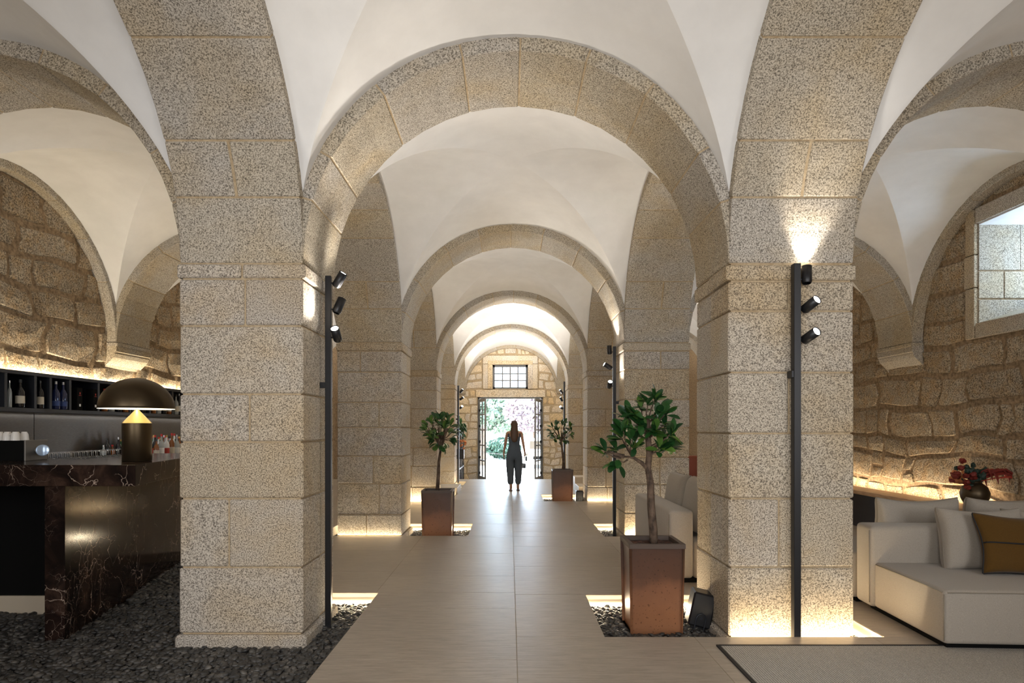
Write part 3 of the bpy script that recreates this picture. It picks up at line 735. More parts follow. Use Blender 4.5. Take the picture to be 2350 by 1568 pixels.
# ------------------------------------------------------------------ potted trees
leafmeshes = []
for k in range(3):
    n = 7; V = []; bend = .12+.08*k
    for i in range(n):
        t = i/(n-1); wd = .25*(sin(pi*(t**1.35*.90+.03)))**.72; z = -bend*t*t
        V += [(-wd, t, z+wd*.3), (0, t, z), (wd, t, z+wd*.3)]
    Fc = []
    for i in range(n-1):
        for j in range(2): a = i*3+j; Fc.append((a, a+1, a+4, a+3))
    me = bpy.data.meshes.new('leaf'); me.from_pydata(V, [], Fc); me.materials.append(LEAF); me.polygons.foreach_set('use_smooth', [True]*len(me.polygons)); leafmeshes.append(me)
def leaf(root, p, d, L, r, mats=leafmeshes):
    d = Vector(d).normalized(); up = Vector((r.uniform(-.5, .5), r.uniform(-.9, .2), 1)); x = d.cross(up)
    x = x.normalized() if x.length > .01 else Vector((1, 0, 0)); z = x.cross(d)
    M = Matrix((x, d, z)).transposed().to_4x4()
    o = link('leaf', r.choice(mats), root); M = Matrix.Translation(p) @ M @ Matrix.Scale(L, 4)
    o.matrix_local = M; return o
def pot(label, x0, y0, w=.424, d=.40, h=.69, taper=.025):
    rt = E('plant_pot', label, 'plant pot', (x0+w/2, y0+d/2, GD), group='square terracotta planters')
    def shape(z0, z1, wa, wb, da, db, b=.02):
        V = []
        for z, ww, dd in ((z0, wa, da), (z1, wb, db)):
            for sx, sy in ((-1, -1), (1, -1), (1, 1), (-1, 1)):
                for q in (((-1, 0), (0, -1)) if False else (0, 1)):
                    a = (sx, sy); cx_ = sx*(ww/2 - (b if (q == 0) == ((sx*sy) > 0) else 0)); cy_ = sy*(dd/2-(0 if (q == 0) == ((sx*sy) > 0) else b)); V.append((cx_, cy_, z))
        return V
    w0, d0 = w-taper, d-taper
    A = shape(0, h-.03, w0, w, d0, d, .018); n = 8
    Fc = [(i, (i+1) % n, n+(i+1) % n, n+i) for i in range(n)]+[tuple(reversed(range(n)))]
    o = mk('pot_body', (A, Fc), TERRA, rt); recalc(o.data)
    t = .035
    ring = merge(box(-w/2, w/2, -d/2, -d/2+t, h-.035, h), box(-w/2, w/2, d/2-t, d/2, h-.035, h), box(-w/2, -w/2+t, -d/2+t, d/2-t, h-.035, h), box(w/2-t, w/2, -d/2+t, d/2-t, h-.035, h))
    mk('pot_rim', ring, RIM, rt)
    sv = []; r = random.Random(5); n = 10
    for j in range(n):
        for i in range(n): sv.append((-w/2+t*.9+(w-2*t*.9)*i/(n-1), -d/2+t*.9+(d-2*t*.9)*j/(n-1), h-.05+r.uniform(0, .022)))
    mk('soil', (sv, [(j*n+i, j*n+i+1, (j+1)*n+i+1, (j+1)*n+i) for j in range(n-1) for i in range(n-1)]), SOIL, rt)
    return rt
pot('large terracotta planter with darker top, nearest the camera', .903, 4.635)
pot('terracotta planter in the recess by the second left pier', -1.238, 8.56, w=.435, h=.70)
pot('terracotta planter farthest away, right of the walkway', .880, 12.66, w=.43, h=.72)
def tree(label, base, trunk, branches, tips, L, seed, per=(5, 8), tr=.027, spread=1.0):
    r = random.Random(seed); rt = E('potted_tree', label, 'tree', base, group='small potted fig trees'); b = Vector(base)
    n = len(trunk); mk('trunk', tube([Vector(p)-b for p in trunk], [tr*(1-.45*i/(n-1))*(1+r.uniform(-.08, .08)) for i in range(n)], 10), BARK, rt, True)
    for br in branches: mk('branch', tube([Vector(p)-b for p in br], [tr*.55*(1-.6*i/(len(br)-1)) for i in range(len(br))], 7), BARK, rt, True)
    twv = []
    for (tp, src) in tips:
        tp = Vector(tp)-b; s = Vector(src)-b; mid = (tp+s)/2+Vector((r.uniform(-.02, .02), r.uniform(-.02, .02), -.015))
        twv.append(tube([s, mid, tp], [.008, .006, .004], 5))
        out = (tp-s).normalized()
        for _ in range(r.randint(*per)):
            dv = (out*.7+Vector((r.gauss(0, .75), r.gauss(0, .6), r.gauss(.15, .6)))*spread)
            if dv.length < .1: dv = out
            leaf(rt, tp+Vector((r.uniform(-.012, .012), r.uniform(-.012, .012), r.uniform(-.03, .01))), dv, L*r.uniform(.72, 1.1), r)
    mk('twigs', merge(*twv), BARK, rt, True)
Y = 4.84
tk = [P(1500, 1248, Y), P(1499, 1215, Y), P(1494, 1160, Y), P(1493, 1110, Y), P(1487, 1075, Y), P(1490, 1040, Y), P(1487, 1000, Y), P(1486, 960, Y)]
pj = lambda x, y, dy=0: P(x, y, Y+dy)
tips = [((1388, 1036, -.02), (1425, 1052)), ((1412, 1032, .03), (1432, 1050)), ((1418, 1058, -.03), (1440, 1056)), ((1425, 1003, .0), (1448, 1045)), ((1430, 985, -.05), (1450, 1045)), ((1445, 975, .06), (1486, 1010)), ((1448, 1005, -.06), (1450, 1045)),
        ((1460, 952, -.04), (1486, 985)), ((1472, 935, .04), (1486, 975)), ((1488, 925, -.02), (1486, 965)), ((1502, 918, .0), (1487, 965)), ((1518, 938, .05), (1487, 975)), ((1510, 958, -.06), (1487, 985)), ((1530, 948, -.02), (1487, 985)),
        ((1525, 975, .04), (1488, 1005)), ((1540, 995, -.03), (1492, 1030)), ((1535, 1028, .03), (1492, 1040)), ((1512, 1030, -.05), (1492, 1045)), ((1480, 985, -.07), (1487, 1005)), ((1498, 975, .08), (1487, 1000)), ((1465, 990, .07), (1486, 1010)),
        ((1455, 1025, -.04), (1455, 1047)), ((1470, 965, -.09), (1487, 990)), ((1500, 990, -.09), (1487, 1005)), ((1440, 955, .02), (1486, 990)), ((1520, 1005, .08), (1490, 1025))]
tree('nearest fig tree with forked trunk and glossy leaves in the big planter', tuple(P(1500, 1262, Y)), tk,
     [[pj(1488, 1078), pj(1472, 1062), pj(1452, 1050), pj(1432, 1048)], [pj(1489, 1042), pj(1500, 1030, .02), pj(1525, 1008, .04)], [pj(1432, 1048), pj(1410, 1042), pj(1395, 1035)]],
     [(P(a, b, Y+d), P(c, e, Y)) for (a, b, d), (c, e) in tips], .120, 21, (7, 11), .035, .8)
def round_tree(label, Y, base, trunk, cen, rad, nt, L, seed, per, lab2=None):
    r = random.Random(seed); c = P(*cen, Y); m = Y/F; tp = []; tt = [P(a, b, Y) for a, b in trunk]
    for i in range(nt):
        z = 1-2*(i+.5)/nt; a = i*2.4; q = sqrt(1-z*z); rr = r.uniform(.6, .95)
        tp.append((c+Vector((q*cos(a)*rad[0]*m*rr, q*sin(a)*rad[0]*m*rr*.9, z*rad[1]*m*rr)), c+Vector((q*cos(a)*.2*rad[0]*m, q*sin(a)*.2*rad[0]*m, -rad[1]*m*.45))))
    brs = [[tt[-1], c+Vector((dx*rad[0]*m*.45, dy*.05, rad[1]*m*.1))] for dx, dy in ((-1, 1), (1, -1), (.1, 0), (.6, 1), (-.5, -1))]
    tree(label, tuple(P(*base, Y)), tt, brs, tp, L, seed, per, .030, .75)
round_tree('fig tree with a slender straight trunk and round crown, left of the walkway', 8.76, (1004, 1128), [(1004, 1124), (1006, 1095), (1007, 1060), (1011, 1035)], (1010, 988), (41, 45), 26, .125, 31, (5, 7))
round_tree('farthest fig tree, rising beside the right light pole', 12.86, (1292, 1082), [(1292, 1080), (1293, 1060), (1291, 1040), (1288, 1015)], (1287, 992), (30, 27), 20, .12, 33, (5, 7))

# ------------------------------------------------------------------ floor speakers
def speaker(label, x, y, s=1, rz=0, tilt=-8):
    rt = E('speaker_box', label, 'speaker', (x, y, GD), rz, group='black floor speaker boxes')
    M = Matrix.Rotation(R(tilt), 4, 'Y')
    mk('housing', tf(cbox(-.085*s, .085*s, -.09, .09, .03*s, .29*s, .012), Matrix.Translation((0, 0, .01)) @ M), BLK, rt)
    pts = [(-.035*s, -.095, .02), (-.035*s, -.095, .11*s), (-.025*s, -.095, .135*s), (0, -.095, .15*s), (.025*s, -.095, .135*s), (.035*s, -.095, .11*s), (.035*s, -.095, .02)]
    mk('bracket', tf(tube(pts, .005, 6), M), BLKS, rt); mk('foot', cbox(-.05, .05, -.05, .05, -.01, .05, .005), BLK, rt)
    mk('bolt', tf(tf(lathe([(.012, 0), (.012, .006)], 12), Matrix.Translation((0, -.092, .11*s)) @ Matrix.Rotation(R(90), 4, 'X')), M), BLKS, rt)
speaker('black tilted speaker box between the nearest planter and the pier', 1.455, 4.80, 1.0, R(-8), 12)
speaker('small black speaker box beside the farthest planter', 1.44, 12.85, .9, 0, 4)

# ------------------------------------------------------------------ soft furniture
def cushion_vf(w, h, t, n=12, puff=.5, pinch=.06, seed=0, sag=0):
    """cushion standing in the XZ plane, thickness along Y, base at z=0"""
    r = random.Random(seed); V = []; Fc = []; ph = [r.uniform(0, 6) for _ in range(4)]
    for side in (-1, 1):
        for j in range(n+1):
            for i in range(n+1):
                a, b = -1+2*i/n, -1+2*j/n
                ca = sin(a*pi/2*.97)/sin(pi/2*.97); cb = sin(b*pi/2*.97)/sin(pi/2*.97)
                e = (1-abs(ca)**6)*(1-abs(cb)**6); th = t/2*(.28 if puff > .4 else .12)+t/2*(.72 if puff > .4 else .88)*max(0, e)**puff
                if i in (0, n) or j in (0, n): th *= .55
                x = ca*w/2*(1-pinch*(1-abs(cb))*abs(ca)**4*-1*0-pinch*(1-cb*cb)*abs(ca)**3)
                z = h/2+cb*h/2*(1-pinch*(1-ca*ca)*abs(cb)**3)-sag*(1-ca*ca)*max(0, cb)
                V.append((x+.004*sin(ph[0]+b*5), side*th+.006*sin(ph[1]+a*4+b*3), z))
    m = (n+1)**2
    for j in range(n):
        for i in range(n):
            A = j*(n+1)+i; Fc.append((A, A+1, A+n+2, A+n+1)); Fc.append((m+A, m+A+n+1, m+A+n+2, m+A+1))
    rim = [i for i in range(n+1)]+[(j)*(n+1)+n for j in range(1, n+1)]+[n*(n+1)+i for i in range(n-1, -1, -1)]+[j*(n+1) for j in range(n-1, 0, -1)]
    for k in range(len(rim)): a, b = rim[k], rim[(k+1) % len(rim)]; Fc.append((b, a, m+a, m+b))
    return V, Fc, rim
def softbox(name, root, x0, x1, y0, y1, z0, z1, mat, b=.035, n=4):
    o = mk(name, box(x0, x1, y0, y1, z0, z1), mat, root); m = o.modifiers.new('bevel', 'BEVEL'); m.width = b; m.segments = n
    o.data.polygons.foreach_set('use_smooth', [True]*6); return o
def seam(root, pts, r=.004): return mk('seam', tube(pts, r, 5), LINS, root, True)
LINS = newmat('linen_seam', (.26, .225, .18), .9)
# right foreground sofa (chaise + low back running to the right)
sa = E('sofa', 'beige linen sofa in the right foreground with a wide chaise seat', 'sofa', (2.83, 4.0, 0), R(-3), group='beige linen sofas')
softbox('seat', sa, 0, 2.3, 0, .86, .045, .40, LIN, .03)
softbox('back', sa, -.03, 2.4, .84, 1.08, .045, .685, LIN, .035)
mk('plinth', box(.05, 2.2, .06, 1.0, -.012, .05), VOID, sa)
seam(sa, [(.0, .003, .37), (.0, .003, .07)]); seam(sa, [(.02, -.002, .385), (2.28, -.002, .385)]); seam(sa, [(-.001, .02, .385), (-.001, .82, .385)]); seam(sa, [(-.032, .86, .08), (-.032, .86, .65)])
def cushion(label, mat, loc, rot, w, h, t, puff=.5, pinch=.06, seed=0, grp='back cushions on the beige sofas', piping=None, mid=False, sag=0, name='cushion', rib=False):
    rt = E(name, label, 'cushion', loc, group=grp); rt.rotation_euler = rot
    v, f, rim = cushion_vf(w, h, t, 14, puff, pinch, seed, sag); o = mk('cover', (v, f), mat, rt, True); recalc(o.data)
    m = (15)**2
    if piping:
        c = [(Vector(v[i])+Vector(v[m+i]))/2 for i in rim]; c.append(c[0]); mk('piping', tube([p*1.0 for p in c], .0065, 6, False), piping, rt, True)
        if mid: mk('centre_piping', tube([Vector(v[7*15+i])*1+Vector((0, -.002, 0)) for i in range(15)], .0055, 6), piping, rt, True)
    else:
        for side in (0, 1):
            c = [Vector(v[side*m+i]) for i in rim]; c.append(c[0]); mk('seam', tube(c, .0035, 5, False), LINS, rt, True)
    return rt
cushion('large beige cushion leaning left of the mustard pillow', LIN, (3.58, 4.62, .385), (R(-13), 0, R(-4)), .60, .47, .17, .35, .05, 1, sag=.02)
cushion('beige cushion partly cut by the right edge of the photo', LIN, (4.10, 4.68, .39), (R(-13), 0, R(-3)), .55, .45, .16, .35, .05, 2, sag=.02)
cushion('mustard linen pillow with black piping', MUST, (3.385+.28, 4.40, .395), (R(-20), R(4), R(-3)), .53, .44, .13, .75, .10, 3, grp=None, piping=PIPE, mid=True, name='pillow')
# sofa behind it, back to back
sb = E('sofa', 'beige linen sofa standing back to back behind the right foreground sofa', 'sofa', (2.86, 5.12, 0), R(-3), group='beige linen sofas')
softbox('seat', sb, -.02, 2.4, 0, .85, .045, .42, LIN, .03); mk('plinth', box(.05, 2.3, .05, .8, -.012, .05), VOID, sb)
cushion('beige back cushion of the rear sofa, left of the vase', LIN, (3.42, 5.22, .42), (R(8), 0, R(-3)), .66, .46, .18, .35, .05, 4, sag=.03)
cushion('beige back cushion of the rear sofa, right of the vase', LIN, (4.22, 5.22, .42), (R(8), 0, R(-2)), .76, .46, .18, .35, .05, 5, sag=.03)
# sofa behind the nearest planter, seen from its back
sc_ = E('sofa', 'beige linen sofa behind the nearest planter, its back to the walkway', 'sofa', (1.49, 5.76, 0), 0, group='beige linen sofas')
softbox('back', sc_, 0, .235, 0, 1.57, .045, .686, LIN, .035); softbox('seat', sc_, .235, 1.05, .0, 1.57, .045, .40, LIN, .035)
mk('plinth', box(.05, 1.0, .05, 1.5, -.012, .05), VOID, sc_); seam(sc_, [(.003, 0, .65), (.003, 0, .07)])
def bolster(label, x, y, w, seed):
    rt = cushion(label, LIN, (x, y, .42), (R(-10), 0, R(-90)), w, .54, .20, .4, .03, seed, grp='rounded back cushions on the sofa behind the planter')
    return rt
bolster('plump beige cushion behind the planter, nearer one', 1.86, 6.18, .66, 7); bolster('plump beige cushion behind the planter, farther one', 1.84, 6.86, .62, 8)
# rug
rg = E('rug', 'flat grey-beige woven rug with a black border at the lower right', 'rug', (1.378, 2.2, 0))
mk('weave', box(.02, 4.0, 0, 1.885, .0005, .008), RUG, rg); mk('border', merge(box(0, .022, 0, 1.905, .0, .010), box(.02, 4.0, 1.885, 1.907, .0, .010)), PIPE, rg)

# ------------------------------------------------------------------ right aisle bench with vase
bn = E('wall_bench', 'dark low wall bench with an oak top and glowing edge along the right wall', 'bench', (5.4, 8.5, 0))
w_ = lambda o: world(o, bn)
w_(mk('bench_body', box(5.18, 5.60, 5.3, 12.0, .0, .49), NAVY)); w_(mk('bench_top', cbox(5.12, 5.50, 5.3, 12.0, .49, .545, .005), WOOD))
w_(mk('light_strip', box(5.515, 5.53, 7.1, 11.95, .49, .515), LED))
l_ = area('bench_light', (5.53, 9.5, .56), (.5, 0, 1), .02, 4.8, 19, WARM)
d = Vector((.35, 0, 1)).normalized(); zx = -d; yx = Vector((0, 1, 0)); l_.rotation_euler = Matrix((yx.cross(zx), yx, zx)).transposed().to_euler()
vz = E('vase', 'round bronze vase on the wall bench', 'vase', (4.96+.3, 6.95, .547))
mk('vase_body', lathe([(.04, 0), (.09, .03), (.135, .12), (.145, .18), (.12, .25), (.07, .29), (.055, .30), (.06, .315), (.05, .315), (.045, .29)], 24, False), BRZ, vz, True)
fb = E('flower_bouquet', 'red and orange flowers with drooping red tails in the vase', 'flowers', (5.26, 6.95, .85))
r = random.Random(3)
for i in range(26):
    a = r.uniform(0, 6.28); p = Vector((-.17+r.gauss(0, .07), r.uniform(-.1, .1), .06+r.gauss(0, .055)))
    v, f = ico(2, i, .25, (.035, .035, .03)); mk('flower', ([q+p for q in v], f), RED if i % 4 else ORNG, fb)
v_ = []
for i in range(34):
    p = Vector((r.gauss(.0, .07), r.uniform(-.08, .08), .09+r.gauss(0, .06))); v, f = ico(1, i, .3, (.035, .03, .04)); v_.append(([q+p for q in v], f))
v_ += [tube([(0, 0, -.15), (.0, 0, .05)], .012), tube([(-.01, 0, -.1), (-.15, 0, .04)], .008), tube([(.01, 0, -.1), (.12, 0, .06)], .008)]
mk('dark_foliage', merge(*v_), DKG, fb)
for i in range(17):
    x1 = r.uniform(.12, .50); z1 = .10+r.uniform(-.03, .06)-.12*max(0, x1-.25); y_ = r.uniform(-.09, .07); dr_ = r.uniform(.07, .15)
    pts = [(0.02, 0, 0), (x1*.45, y_*.5, z1*.9), (x1*.8, y_, z1+.015), (x1, y_, z1-dr_*.35), (x1+.02, y_, z1-dr_)]
    mk('tail', tube(pts, [.004, .007, .012, .014, .003], 6), RED if i % 3 else REDB, fb, True)

# ------------------------------------------------------------------ bar
HB = 1.19
bar = E('bar_counter', 'dark brown veined marble bar counter in the left foreground', 'bar counter', (-3.4, 4.45, GD))
def prism(pts, z0, z1):
    n = len(pts); V = [(x, y, z0) for x, y in pts]+[(x, y, z1) for x, y in pts]
    return V, [tuple(reversed(range(n))), tuple(range(n, 2*n))]+[(i, (i+1) % n, n+(i+1) % n, n+i) for i in range(n)]
def wbar(name, vf, mat, bev=0, par=bar):
    o = mk(name, vf, mat); recalc(o.data); world(o, par)
    if bev: m = o.modifiers.new('bevel', 'BEVEL'); m.width = bev; m.segments = 2
    return o
top = [(-4.72, 4.45), (-2.713, 4.45), (-2.94, 5.50), (-3.18, 6.6), (-3.9, 6.6), (-3.65, 5.32), (-4.72, 5.32)]
wbar('marble_top', prism(top, HB-.155, HB), MARB, .004)
wbar('marble_panel', prism([(-3.40, 4.49), (-3.252, 4.49), (-3.84, 7.2), (-3.99, 7.2)], GD-.03, HB-.155), MARB, .003)
wbar('back_panel', box(-4.72, -3.42, 5.19, 5.25, .04, HB-.155), VOID); wbar('plinth', box(-4.72, -3.43, 5.17, 5.27, GD-.02, .045), SKIRT)
led_ = E('led_profile', 'fine light line on the dark face of the bar', 'light', (-3.3, 4.55, .1)); 
# back counter and steel splashback along the left wall
bk = E('back_counter', 'dark back counter with steel splashback against the left wall', 'counter', (-5.2, 8, 0))
wbar('worktop', cbox(-5.46, -4.80, 5.3, 11.5, 1.0, 1.04, .004), BLKS, par=bk); wbar('cabinet', box(-5.46, -4.84, 5.3, 11.5, 0, 1.0), VOID, par=bk)
for i, (a, b) in enumerate(((5.3, 7.02), (7.03, 8.75), (8.76, 11.5))): wbar('steel_panel', box(-5.50, -5.44, a, b, 1.04, 1.63), STEEL, par=bk)
# shelf
sh = E('bottle_shelf', 'long black open shelf of bottles on the left wall', 'shelf', (-5.3, 8, 1.63))
SX0, SX1 = -5.48, -5.15
wbar('shelf_top', cbox(SX0, SX1, 5.3, 11.5, 2.025, 2.065, .003), BLKS, par=sh); wbar('shelf_bottom', cbox(SX0, SX1, 5.3, 11.5, 1.63, 1.675, .003), BLKS, par=sh); wbar('shelf_back', box(SX0, SX0+.02, 5.3, 11.5, 1.66, 2.03), VOID, par=sh)
def ysh(px, X=-5.15): return X*F/(px-VX)
for px in (14, 82, 117, 162, 227, 300, 345, 397): wbar('divider', box(SX0+.02, SX1-.002, ysh(px)-.018, ysh(px)+.018, 1.675, 2.025), BLKS, par=sh)
l_ = area('shelf_light', (-5.50, 8.3, 2.075), (-.3, 0, 1), .02, 6.0, 42, (1, .85, .62))
wbar('light_strip', box(-5.515, -5.49, 5.3, 11.5, 2.04, 2.062), LED, par=sh)
d = Vector((-.12, 0, 1)).normalized(); zx = -d; yx = Vector((0, 1, 0)); l_.rotation_euler = Matrix((yx.cross(zx), yx, zx)).transposed().to_euler(); l_.location.x = -5.47
area('splash_light', (-5.3, 8.3, 1.62), (0, 0, -1), .02, 5.5, 6, NEUT)
# bottles
def gl(name, c, rough=.08, tr=0): return newmat(name, c, rough, spec=.6, trans=tr)
BG = [gl('dark_glass', (.01, .01, .012)), gl('green_glass', (.01, .10, .03)), gl('clear_glass', (.62, .66, .66), .05, .5), gl('amber_glass', (.22, .07, .015)), gl('blue_glass', (.012, .02, .07)), gl('white_glass', (.7, .7, .7), .3)]
CAPS = [newmat('red_cap', (.55, .02, .02), .4), newmat('gold_cap', (.5, .35, .1), .3, .6), newmat('black_cap', (.02, .02, .02), .4), newmat('silver_cap', (.6, .6, .62), .25, .8)]
LABS = [newmat('cream_label', (.55, .5, .4), .7), newmat('white_label', (.7, .7, .68), .7), newmat('red_label', (.4, .04, .03), .7), newmat('blue_label', (.03, .06, .2), .6)]
def bottle(label, loc, h, r, gm, cm, lm, neck=.3, group=None, lz=(.15, .42)):
    rt = E('bottle', label, 'bottle', loc, group=group)
    mk('glass_body', lathe([(r*.95, 0), (r, .01), (r, h*(.62-neck*.2)), (r*.75, h*.66), (r*.34, h*.74), (r*.3, h*.95), (r*.3, h*.955)], 14), gm, rt, True)
    mk('cap', lathe([(r*.36, h*.9), (r*.36, h)], 12), cm, rt)
    if lm: mk('paper_label', lathe([(r*1.015, h*lz[0]), (r*1.015, h*lz[1])], 14, False), lm, rt, True)
gS = 'bottles on the wall shelf'
Zs = 1.676
def onsh(px, X=-5.197): return (X, ysh(px, X), Zs)
bottle('squat dark bottle with cream label on the shelf, leftmost in view', onsh(46), .30, .043, BG[0], CAPS[2], LABS[0], group=gS)
bottle('slim pale bottle standing beside the leftmost shelf divider', onsh(22), .28, .02, BG[2], CAPS[3], None, group=gS)
bottle('narrow bottle with cream label right of the second shelf divider', onsh(92), .31, .036, BG[0], CAPS[2], LABS[0], group=gS)
bottle('dark blue sparkling bottle, left one of the pair on the shelf', onsh(128), .32, .042, BG[4], CAPS[3], LABS[3], group=gS, lz=(.12, .3))
bottle('dark blue sparkling bottle, right one of the pair on the shelf', onsh(145), .32, .042, BG[4], CAPS[3], LABS[3], group=gS, lz=(.12, .3))
for px, lb in ((175, 'left dark gift box with small red mark on the shelf'), (211, 'right dark gift box with small red mark on the shelf, by the lamp')):
    x, y, z = onsh(px, -5.205); g = E('gift_box', lb, 'box', (x, y, z), group='gift boxes on the shelf')
    mk('carton', cbox(-.045, .045, -.045, .045, 0, .27, .003), VOID, g); mk('red_mark', box(.0455, .0465, -.02, .02, .175, .18), LABS[2], g); mk('red_mark', box(.0455, .0465, -.008, .008, .19, .215), LABS[2], g)
    mk('white_mark', box(.0455, .0465, -.014, .014, .045, .075), LABS[1], g)
for i, px in enumerate((240, 256, 272, 288, 310, 328, 352, 364, 376, 388, 404, 411)):
    bottle(['assorted bottle on the shelf behind the dome lamp', 'bottle at the shelf end next to the pier'][px > 395]+(', %s from the left' % ORD[i if px <= 395 else i-10]), onsh(px), .29+.02*(i % 3), .035, BG[(3, 2, 0)[i % 3]], CAPS[i % 4], LABS[i % 2], group=gS)
gB = 'bottles on the back counter'; r = random.Random(12)
cols = [(1, 'green'), (2, 'clear'), (0, 'dark'), (3, 'amber'), (2, 'clear'), (5, 'white')]
for i in range(22):
    px = 350+i*2.95; X = -5.32+.11*(i % 4); Yb = X*F/(px-VX); k, cn = cols[i % 6]; cc = (0, 1, 0, 2, 3)[i % 5]
    bottle('%s bottle with %s cap, %s from the left in the back counter cluster' % (cn, ('red', 'gold', 'black', 'silver')[cc], ORD[i]), (X, Yb, 1.04), r.uniform(.25, .36), .037, BG[k], CAPS[cc], LABS[i % 3], group=gB)
for i, px in enumerate((238, 246, 258, 272, 278)):
    X = -5.3; bottle('bottle left of the lamp base on the back counter, %s from the left' % ORD[i], (X, X*F/(px-VX), 1.04), (.2, .29, .2, .3, .27)[i], .036, BG[(2, 0, 3, 0, 1)[i]], CAPS[(3, 2, 0, 3, 1)[i]], None, group=gB)
# stemmed glasses row
gmesh = None
gr0 = E('wine_glass', 'stemmed glass in the row on the back counter', 'glass', (0, 0, 0), group='upturned glasses on the back counter')
STG = newmat('stem_glass', (.93, .95, .96), .04, trans=.97)
mk('glass_bowl', lathe([(.036, .0), (.040, .03), (.036, .06), (.015, .082), (.004, .09), (.003, .14), (.006, .145), (.034, .15), (.034, .153)], 14, False), STG, gr0, True)
fx = False
for row, X in enumerate((-4.93, -5.06)):
    for i in range(17):
        px = 112+i*9.8+row*4; o = gr0 if not fx else copy_tree(gr0); fx = True
        o.location = (X, X*F/(px-VX), 1.04); o['label'] = '%s stemmed glass from the coffee machine in the %s row behind the bar' % (ORD[i], ('front', 'rear')[row])
# dome lamp
lp = E('table_lamp', 'dark bronze dome lamp with a gold cone on the marble bar', 'lamp', tuple(P(314.5, 1058, 4.95)))
lp.location.z = HB
mk('base', lathe([(.100, 0), (.106, .004), (.106, .305), (.1055, .308)], 40), BRZ, lp, True)
mk('cone', lathe([(.1055, .308), (.004, .425)], 40, False), GOLD, lp, True)
pr = [(.272*cos(t), .423+.247*sin(t)) for t in [i/20*pi/2 for i in range(21)]]; pr[-1] = (.001, pr[-1][1])
mk('dome_shade', lathe([(.262*cos(t), .423+.238*sin(t)) for t in [i/20*pi/2*.999 for i in range(20, -1, -1)]]+pr, 48, False), BRZ, lp, True)
pr2 = [(.260*cos(t), .4232+.235*sin(t)) for t in [i/20*pi/2*.999 for i in range(21)]]
mk('shade_lining', lathe(pr2, 48, False), WHT, lp, True)
mk('glowing_rim', lathe([(.25, .4226), (.271, .4226)], 48, False), newmat('lamp_glow', (1, 1, 1), .5, emit=(1, .88, .62), es=3), lp, True)
pl = bpy.data.lights.new('lamp_bulb', 'POINT'); pl.energy = 1.6; pl.color = (1, .85, .6); pl.shadow_soft_size = .04; po = bpy.data.objects.new('lamp_bulb', pl); COL.objects.link(po); po.parent = lp; po.location = (0, 0, .53)
# coffee machine and cups
cm = E('coffee_machine', 'low steel coffee machine with a chrome spout on the bar', 'coffee machine', (-4.278, 5.0, HB))
wc = lambda n, vf, m, s=False: mk(n, vf, m, cm, s)
MST = newmat('machine_steel', (.20, .19, .18), .4, .5)
wc('body', cbox(-.36, .325, 0, .24, 0, .165, .004), VOID); wc('side_plate', cbox(.325, .337, -.004, .242, 0, .17, .003), MST)
sq = Vector((.85, -.62, -.12)).to_track_quat('Z', 'Y').to_matrix().to_4x4()
wc('spout', tf(lathe([(.03, 0), (.034, .02), (.034, .10), (.03, .115)], 24), Matrix.Translation((.333, .13, .088)) @ sq), CHROME, True)
dq = Vector((.55, -.85, .05)).to_track_quat('Z', 'Y').to_matrix().to_4x4()
wc('dial', tf(lathe([(.047, 0), (.047, .012), (.04, .014)], 28), Matrix.Translation((.43, .062, .085)) @ dq), newmat('dial_blue', (.35, .45, .6), .15, .4), True)
c0 = E('cup', 'white upturned cup on the coffee machine', 'cup', (0, 0, 0), group='white cups on the coffee machine')
mk('cup_body', lathe([(.034, 0), (.032, .02), (.029, .05), (.02, .068), (.018, .072), (.001, .072)], 18, False), CERAM, c0, True)
mk('handle', tube([(.03, 0, .05), (.048, 0, .045), (.048, 0, .02), (.032, 0, .012)], .004, 6), CERAM, c0, True)
k = 0
for row in range(2):
    for i in range(6):
        o = c0 if k == 0 else copy_tree(c0); k += 1; o.location = (-4.42+i*.068+row*.01, 5.07+row*.08, HB+.1655); o.rotation_euler = (0, 0, i*.7)
        o['label'] = '%s white cup from the left in the %s row on the coffee machine' % (ORD[i], ('front', 'rear')[row])

# ------------------------------------------------------------------ steps, platform, glazed screen and plants at the far end
st = E('stone_step', 'two shallow grey stone steps beside the farthest planter', 'steps', (1.95, 13.6, 0))
mk('tread', cbox(-.42, .45, 0.03, .85, -.3, .17, .006), SKIRT, st); mk('tread', cbox(-.42, .45, .42+.43, 1.45, -.3, .32, .006), SKIRT, st)
pf = E('stone_platform', 'low pale stone platform left of the walkway beyond the left tree', 'platform', (-1.9, 13.6, GD))
mk('slab', cbox(-.5, .74, 0, 1.0, -.0, .26, .006), SKIRT, pf)
gsn = E('glazed_screen', 'black framed glazed screen left of the open door', 'screen', (-1.5, 18.0, LOW))
mk('screen_frame', merge(*[box(-.02, .02, y, y+.04, 0, 1.72) for y in (0, .6, 1.2, 1.8)], *[box(-.02, .02, 0, 1.84, z, z+.04) for z in (0, .55, 1.68)]), BLK, gsn); mk('pane', box(-.004, .004, 0, 1.84, 0, 1.7), newmat('dark_glass_pane', (.05, .06, .08), .05, spec=.8), gsn)
r = random.Random(9)
hp = E('hanging_plant', 'bright green leafy plant behind the left far light pole', 'plant', tuple(P(1056, 985, 18.6)))
for i in range(46):
    p = Vector((r.gauss(0, .06), r.uniform(-.1, .1), r.gauss(0, .16))); leaf(hp, p, (r.gauss(0, .5), r.gauss(0, .3), -.8+r.gauss(0, .4)), r.uniform(.13, .2), r)
mk('stem', tube([(0, 0, -.62), (0, 0, .25)], .012), BARK, hp); mk('planter', cbox(-.12, .12, -.12, .12, -.9, -.6, .01), BLK, hp)
of = E('orange_flowers', 'small orange blossoms by the glazed screen', 'flowers', tuple(P(1063, 1016, 18.4)))
